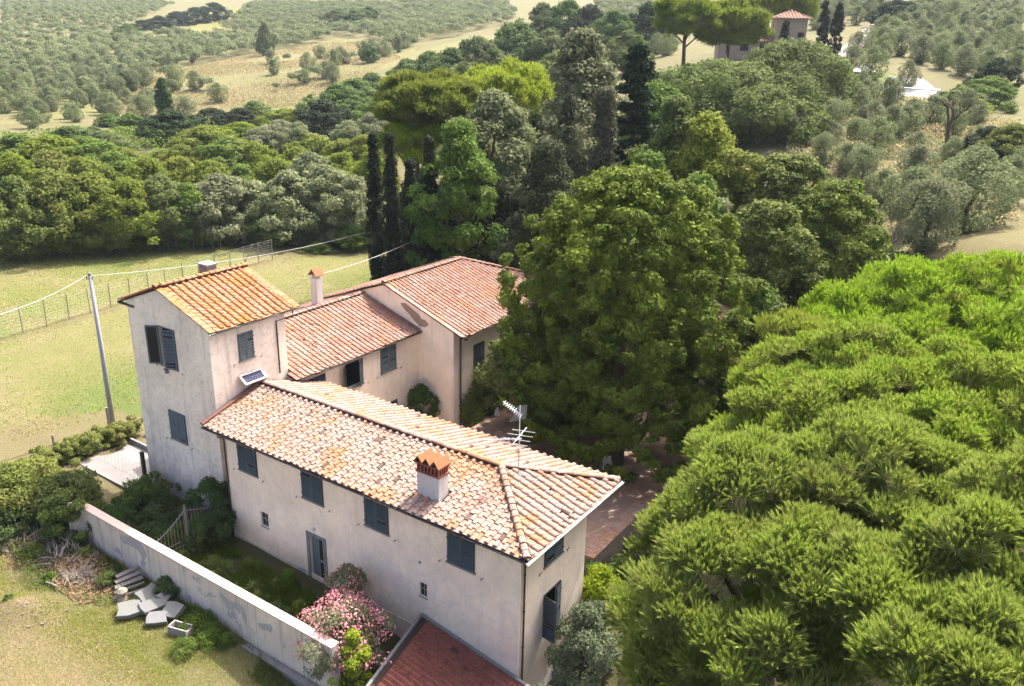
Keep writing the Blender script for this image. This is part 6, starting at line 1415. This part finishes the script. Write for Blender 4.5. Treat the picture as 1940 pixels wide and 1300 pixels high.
grove([(1130, 12), (1260, 12), (1275, 105), (1215, 120), (1170, 70)], 7.0, 7.0, .2, 1.2, "on the terrace left of the villa pines", 1.15, .8, 8)
for (px, py, s, z) in [(332, 172, 1.35, 1), (370, 172, 1.1, 1), (392, 172, .8, 1), (413, 195, 1.1, 1), (281, 188, .7, 1), (218, 190, 1.2, 1), (218, 222, .9, 1), (270, 232, 1.2, 1), (352, 232, 1.3, 1), (583, 135, 1.1, 1), (607, 112, 1.0, 1), (564, 93, .9, 1), (497, 102, .9, 1), (514, 122, 1.0, 1), (519, 143, .9, 1), (544, 118, .6, 1), (633, 132, 1.1, 1), (645, 115, 1.0, 1), (654, 122, .9, 1), (578, 158, .9, 1), (617, 148, 1.0, 1), (632, 156, 1.0, 1), (557, 160, .7, 1), (524, 172, .45, 1), (690, 112, 1.1, 1), (704, 110, 1.1, 1), (728, 108, 1.1, 1), (667, 118, .7, 1), (598, 148, .7, 1), (548, 92, .8, 1)]:
    spots.append((tp(px, py), s * 1.22, "alone in the golden field"))
for (px, py, s, z) in [(1648, 155, 1.25, 0), (1632, 178, .95, 0), (1717, 168, 1.0, 0), (1680, 208, 1.15, 0), (1612, 128, 1.0, 0), (1800, 112, 1.1, 0), (1622, 105, 1.0, 0)]:
    spots.append((tp(px, py), s, "on the bright lawn beside the lane"))
for (px, py, s) in [(1750, 475, 1.35), (1830, 440, 1.6), (1720, 430, 1.2)]:
    spots.append((tp(px, py), s, "largest, on the dry slope behind the pines"))
spots.sort(key=lambda s: -s[1] / np.linalg.norm(s[0] - CAM))
rng = np.random.default_rng(5)
NIND = 300
ZB = {}
for p, s, z_ in spots[:NIND]: ZB.setdefault(z_, []).append(proj(p))
ZB = {k_: np.array(v_) for k_, v_ in ZB.items()}
for i, (p, s, zone) in enumerate(spots[:NIND]):
    pr = olives[i % 4]; sc_ = (s * rng.uniform(.9, 1.15), s * rng.uniform(.9, 1.15), s * rng.uniform(.85, 1.1)); rz = rng.uniform(0, 6.28); q_ = proj(p); zq = ZB[zone]
    if zone == "alone in the golden field" or zone.startswith('on the bright') or zone.startswith('largest'):
        lab = "grey green olive tree %s, %s" % (zone, ordn(int((zq[:, 0] < q_[0]).sum()), len(zq)))
    else:
        fx = (q_[0] - zq[:, 0].min()) / (np.ptp(zq[:, 0]) + 1); fy = (q_[1] - zq[:, 1].min()) / (np.ptp(zq[:, 1]) + 1)
        lab = "%s olive tree %s, %s %s part" % ("smaller" if s < .9 else "larger" if s > 1.15 else "grey green", zone, ['upper', 'middle', 'lower'][min(2, int(fy * 3))], ['left', 'central', 'right'][min(2, int(fx * 3))])
    grp = "olive trees %s" % zone
    if pr[1]:
        pr[1] = False; t_ = pr[0]; t_.location = tuple(map(float, p)); t_.scale = sc_; t_.rotation_euler = (0, 0, rz); t_['label'] = lab; t_['group'] = grp
    else: copy_tree(pr[0], p, rz, sc_, lab, grp)
# the rest of the far groves: one scattered mass
VV, RR = [], []
for (p, s, zone) in spots[NIND:]:
    n = 420 if np.linalg.norm(p - CAM) < 350 else 260
    d = unit(rng.normal(size=(n, 3))); d[:, 2] = np.abs(d[:, 2]) * 1.15 - .25; q = rng.integers(0, 7, n); cc = unit(rng.normal(size=(7, 3))) * np.array([1.25, 1.25, .5]) + [0, 0, 2.5]
    P = (cc[q] + d * np.array([1.3, 1.3, 1.25])) * s * 1.05 + p
    V, Fq = leaf_quads(P, unit(d + [0, 0, .5] + rng.normal(0, .5, (n, 3))), .36 * s * rng.uniform(.6, 1.3, n), rng, .5); VV.append(V); RR.append(np.clip(rng.random() * .6 + rng.random(n) * .4, 0, 1))
if VV:
    V = np.concatenate(VV); o = np_mesh('olive_grove', V, np.arange(len(V)).reshape(-1, 4), np.concatenate(RR), L['olive']); tag(o, "far olive groves covering the upper hillsides", None, None, 'stuff')
# vine stakes in the golden field
k = MB(); k.box(-.05, -.05, -.2, .05, .05, 1.3); st0 = k.build('vine_stake', M['wood']); used = False
grp = "young vine stakes in the golden field"; rg = random.Random(3)
for j in range(9):
    for i in range(13):
        px = 385 + i * 27 + j * 9 - 30 + rg.uniform(-4, 4); py = 205 - j * 13.5 - i * 3.0 + rg.uniform(-2, 2)
        q = proj(np.array([0, 0, 0.])); 
        if not pip(px, py, [(370, 175), (470, 108), (590, 85), (660, 78), (730, 90), (690, 140), (560, 198), (470, 206), (385, 212)]): continue
        p_ = tp(px, py)
        if not used: o = st0; used = True
        else: o = st0.copy(); COL.objects.link(o)
        o.location = tuple(map(float, p_)); tag(o, "thin wooden stake of a young vine in the golden field", "stake", grp)

# scrub filling low ground between trees
def scrub(name, label, polyw, n, mat, seed, hmax=1.2, size=.16, kind='stuff'):
    rng = np.random.default_rng(seed); pw = np.array(polyw); mn, mx = pw.min(0), pw.max(0); x = rng.uniform(mn[0], mx[0], n * 3); y = rng.uniform(mn[1], mx[1], n * 3); m = poly_mask(x, y, polyw); x, y = x[m][:n], y[m][:n]
    h = np.clip(wnoise(x, y, .5, seed) * .5 + .5, 0, 1) * hmax; z = terr(x, y) + h * rng.random(len(x)) ** .5
    P = np.stack([x, y, z], 1); V, Fq = leaf_quads(P, unit(np.array([0, 0, 1.0]) + rng.normal(0, .6, (len(x), 3))), size * rng.uniform(.5, 1.4, len(x)), rng)
    o = np_mesh(name, V, Fq, rng.random(len(x)), L[mat]); tag(o, label, None, None, kind); return o
for nm_, lb_, px_, n_, mt_, sd_, hm_, sz_ in scrub_later: scrub(nm_, lb_, wpoly(px_), n_, mt_, sd_, hm_, sz_)
scrub('undergrowth', "green undergrowth among the trees of the left wood", wpoly([(5, 262), (200, 255), (380, 235), (560, 215), (700, 190), (780, 150), (760, 300), (680, 440), (5, 440)]), 42000, 'wood2', 400, 2.4, .30)
scrub('undergrowth', "tall dry grass and brush on the olive slope", wpoly([(1500, 240), (1700, 190), (1930, 240), (1930, 420), (1700, 440), (1480, 330)]), 30000, 'weeddry', 401, 1.3, .14)
scrub('undergrowth', "green brush below the olives of the slope", wpoly([(1500, 240), (1700, 190), (1930, 240), (1930, 400), (1700, 420), (1480, 330)]), 16000, 'olive2', 403, 1.3, .18)
scrub('undergrowth', "shadowy undergrowth behind the farmhouse", [(-14, 68), (30, 62), (32, 90), (-12, 96)], 22000, 'shrub', 402, 2.0, .22)
# grass: foreground and yard
def blades(name, label, polyL, n, h, mat, seed, fn=None, wd=.012, lean=.5):
    rng = np.random.default_rng(seed); pw = np.array(polyL); mn, mx = pw.min(0), pw.max(0); lx_ = rng.uniform(mn[0], mx[0], n * 2); ly_ = rng.uniform(mn[1], mx[1], n * 2); m = poly_mask(lx_, ly_, polyL); lx_, ly_ = lx_[m], ly_[m]
    W = BO[None, :2] + lx_[:, None] * BX[None, :2] + ly_[:, None] * BY[None, :2]
    if fn is not None: kk_ = fn(W[:, 0], W[:, 1]) > rng.random(len(W)); W = W[kk_]
    z = terr(W[:, 0], W[:, 1]) + wnoise(W[:, 0], W[:, 1], .9, 3) * .05 + .55 * np.exp(-(((W[:, 0] - _mp[0]) / 1.5) ** 2 + ((W[:, 1] - _mp[1]) / 1.0) ** 2))
    P = np.stack([W[:, 0], W[:, 1], z], 1); D = unit(np.array([0, 0, 1.0]) + rng.normal(0, lean, (len(P), 3)) * np.array([1, 1, .2]))
    V, Ft = tri_blades(P, D, h * rng.uniform(.4, 1.3, len(P)), wd, rng); o = np_mesh(name, V, Ft, rng.random(len(P)), L[mat]); tag(o, label, None, None, 'stuff')
def wl(pts): return [tuple(toB((a, b, 0))[:2]) for a, b in pts]
PAST = wl([(-70, 40), (-42, 38), (-29, 50), (-20, 62), (-6, 68), (0, 88), (-6, 99), (-40, 101), (-75, 100)])
blades('grass', "short green grass tufts over the pasture", PAST, 60000, .16, 'grass', 420, lambda x, y: np.clip(.45 - .6 * wnoise(x, y, .11, 5), .05, 1), .10, .7)
blades('dry_grass', "straw coloured tufts over the pasture", PAST, 36000, .13, 'weeddry', 421, lambda x, y: np.clip(.4 + .6 * wnoise(x, y, .5, 6), .05, 1), .09, .8)
GLD = wl([tuple(tp(*p)[:2]) for p in [(225, 150), (330, 135), (470, 104), (590, 84), (660, 78), (720, 90), (760, 110), (700, 140), (640, 165), (560, 200), (470, 208), (380, 218), (330, 220), (200, 215)]])
blades('dry_grass', "dry tufts dotting the golden field", GLD, 60000, .5, 'weeddry', 422, None, .28, .8)
blades('grass', "greener tufts dotting the golden field", GLD, 26000, .45, 'weed', 423, lambda x, y: np.clip(.35 + .6 * wnoise(x, y, .11, 5), .03, 1), .25, .8)
FG = [(-34, -4.7), (-6, -4.7), (-6, -12), (-34, -14)]
blades('grass', "green and straw coloured grass in the foreground corner", FG, 60000, .17, 'grass', 410, lambda x, y: np.clip(wnoise(x, y, .5, 6) * 1.3 + .5 * wnoise(x, y, 1.7, 7) + .55, .05, 1) * np.clip(((x - BO[0]) * .5531 + (y - BO[1]) * .8331 + 9.6) / 1.5, .08, 1), .022)
blades('dry_grass', "dry straw grass scattered over the foreground corner", FG, 26000, .13, 'weeddry', 411, None, .018, .8)
for i_ in range(26):
    rg_ = random.Random(900 + i_); bx_, by_ = rg_.uniform(-21, -9), rg_.uniform(-3.7, -.8); p_ = B(bx_, by_, 0); p_[2] = tz(p_[0], p_[1])
    if i_ == 0:
        wt = tree('yard_weed', "knee high green weed growing in the shaded yard", 'plant', p_, .42, .75, 'egg', L['weed'], n=900, size=.055, seed=500, rc=.16, base=.0, r0=.015, up=.2); wt['group'] = "weeds standing in the shaded yard"
    else: copy_tree(wt, p_, i_ * 1.3, (rg_.uniform(.6, 1.4),) * 2 + (rg_.uniform(.6, 1.5),))
blades('weeds', "tall dark green weeds filling the shaded yard", [(-24, -3.9), (-8, -3.9), (-8, -.6), (-24, -.6)], 16000, .5, 'weed', 412, lambda x, y: np.clip(wnoise(x, y, 1.2, 9) * 1.5 + .4, .02, 1), .05, .35)
blades('weeds', "weeds at the outer foot of the boundary wall", [(-25, -5.6), (-6, -5.6), (-6, -4.6), (-25, -4.6)], 9000, .38, 'weed', 413, lambda x, y: np.clip(wnoise(x, y, 1.0, 12) + .5, 0, 1), .04, .45)

# ================================================================== air: faint haze round the whole scene
hz = bpy.data.meshes.new('haze'); bmx = MB(); bmx.box(-1700, -60, -12, 1700, 1700, 130)
o = bmx.build('haze', m_plain('haze_tmp', (1, 1, 1))); o.data.materials.clear()
hm = bpy.data.materials.new('haze_air'); hm.use_nodes = True; n_ = hm.node_tree; n_.nodes.clear(); ho = n_.nodes.new('ShaderNodeOutputMaterial'); pv = n_.nodes.new('ShaderNodeVolumePrincipled')
pv.inputs['Color'].default_value = (.75, .87, 1.0, 1); pv.inputs['Density'].default_value = .0001; pv.inputs['Anisotropy'].default_value = .2; n_.links.new(pv.outputs[0], ho.inputs['Volume']); o.data.materials.append(hm)
tag(o, "faint bluish summer haze over the valley", None, None, 'stuff')
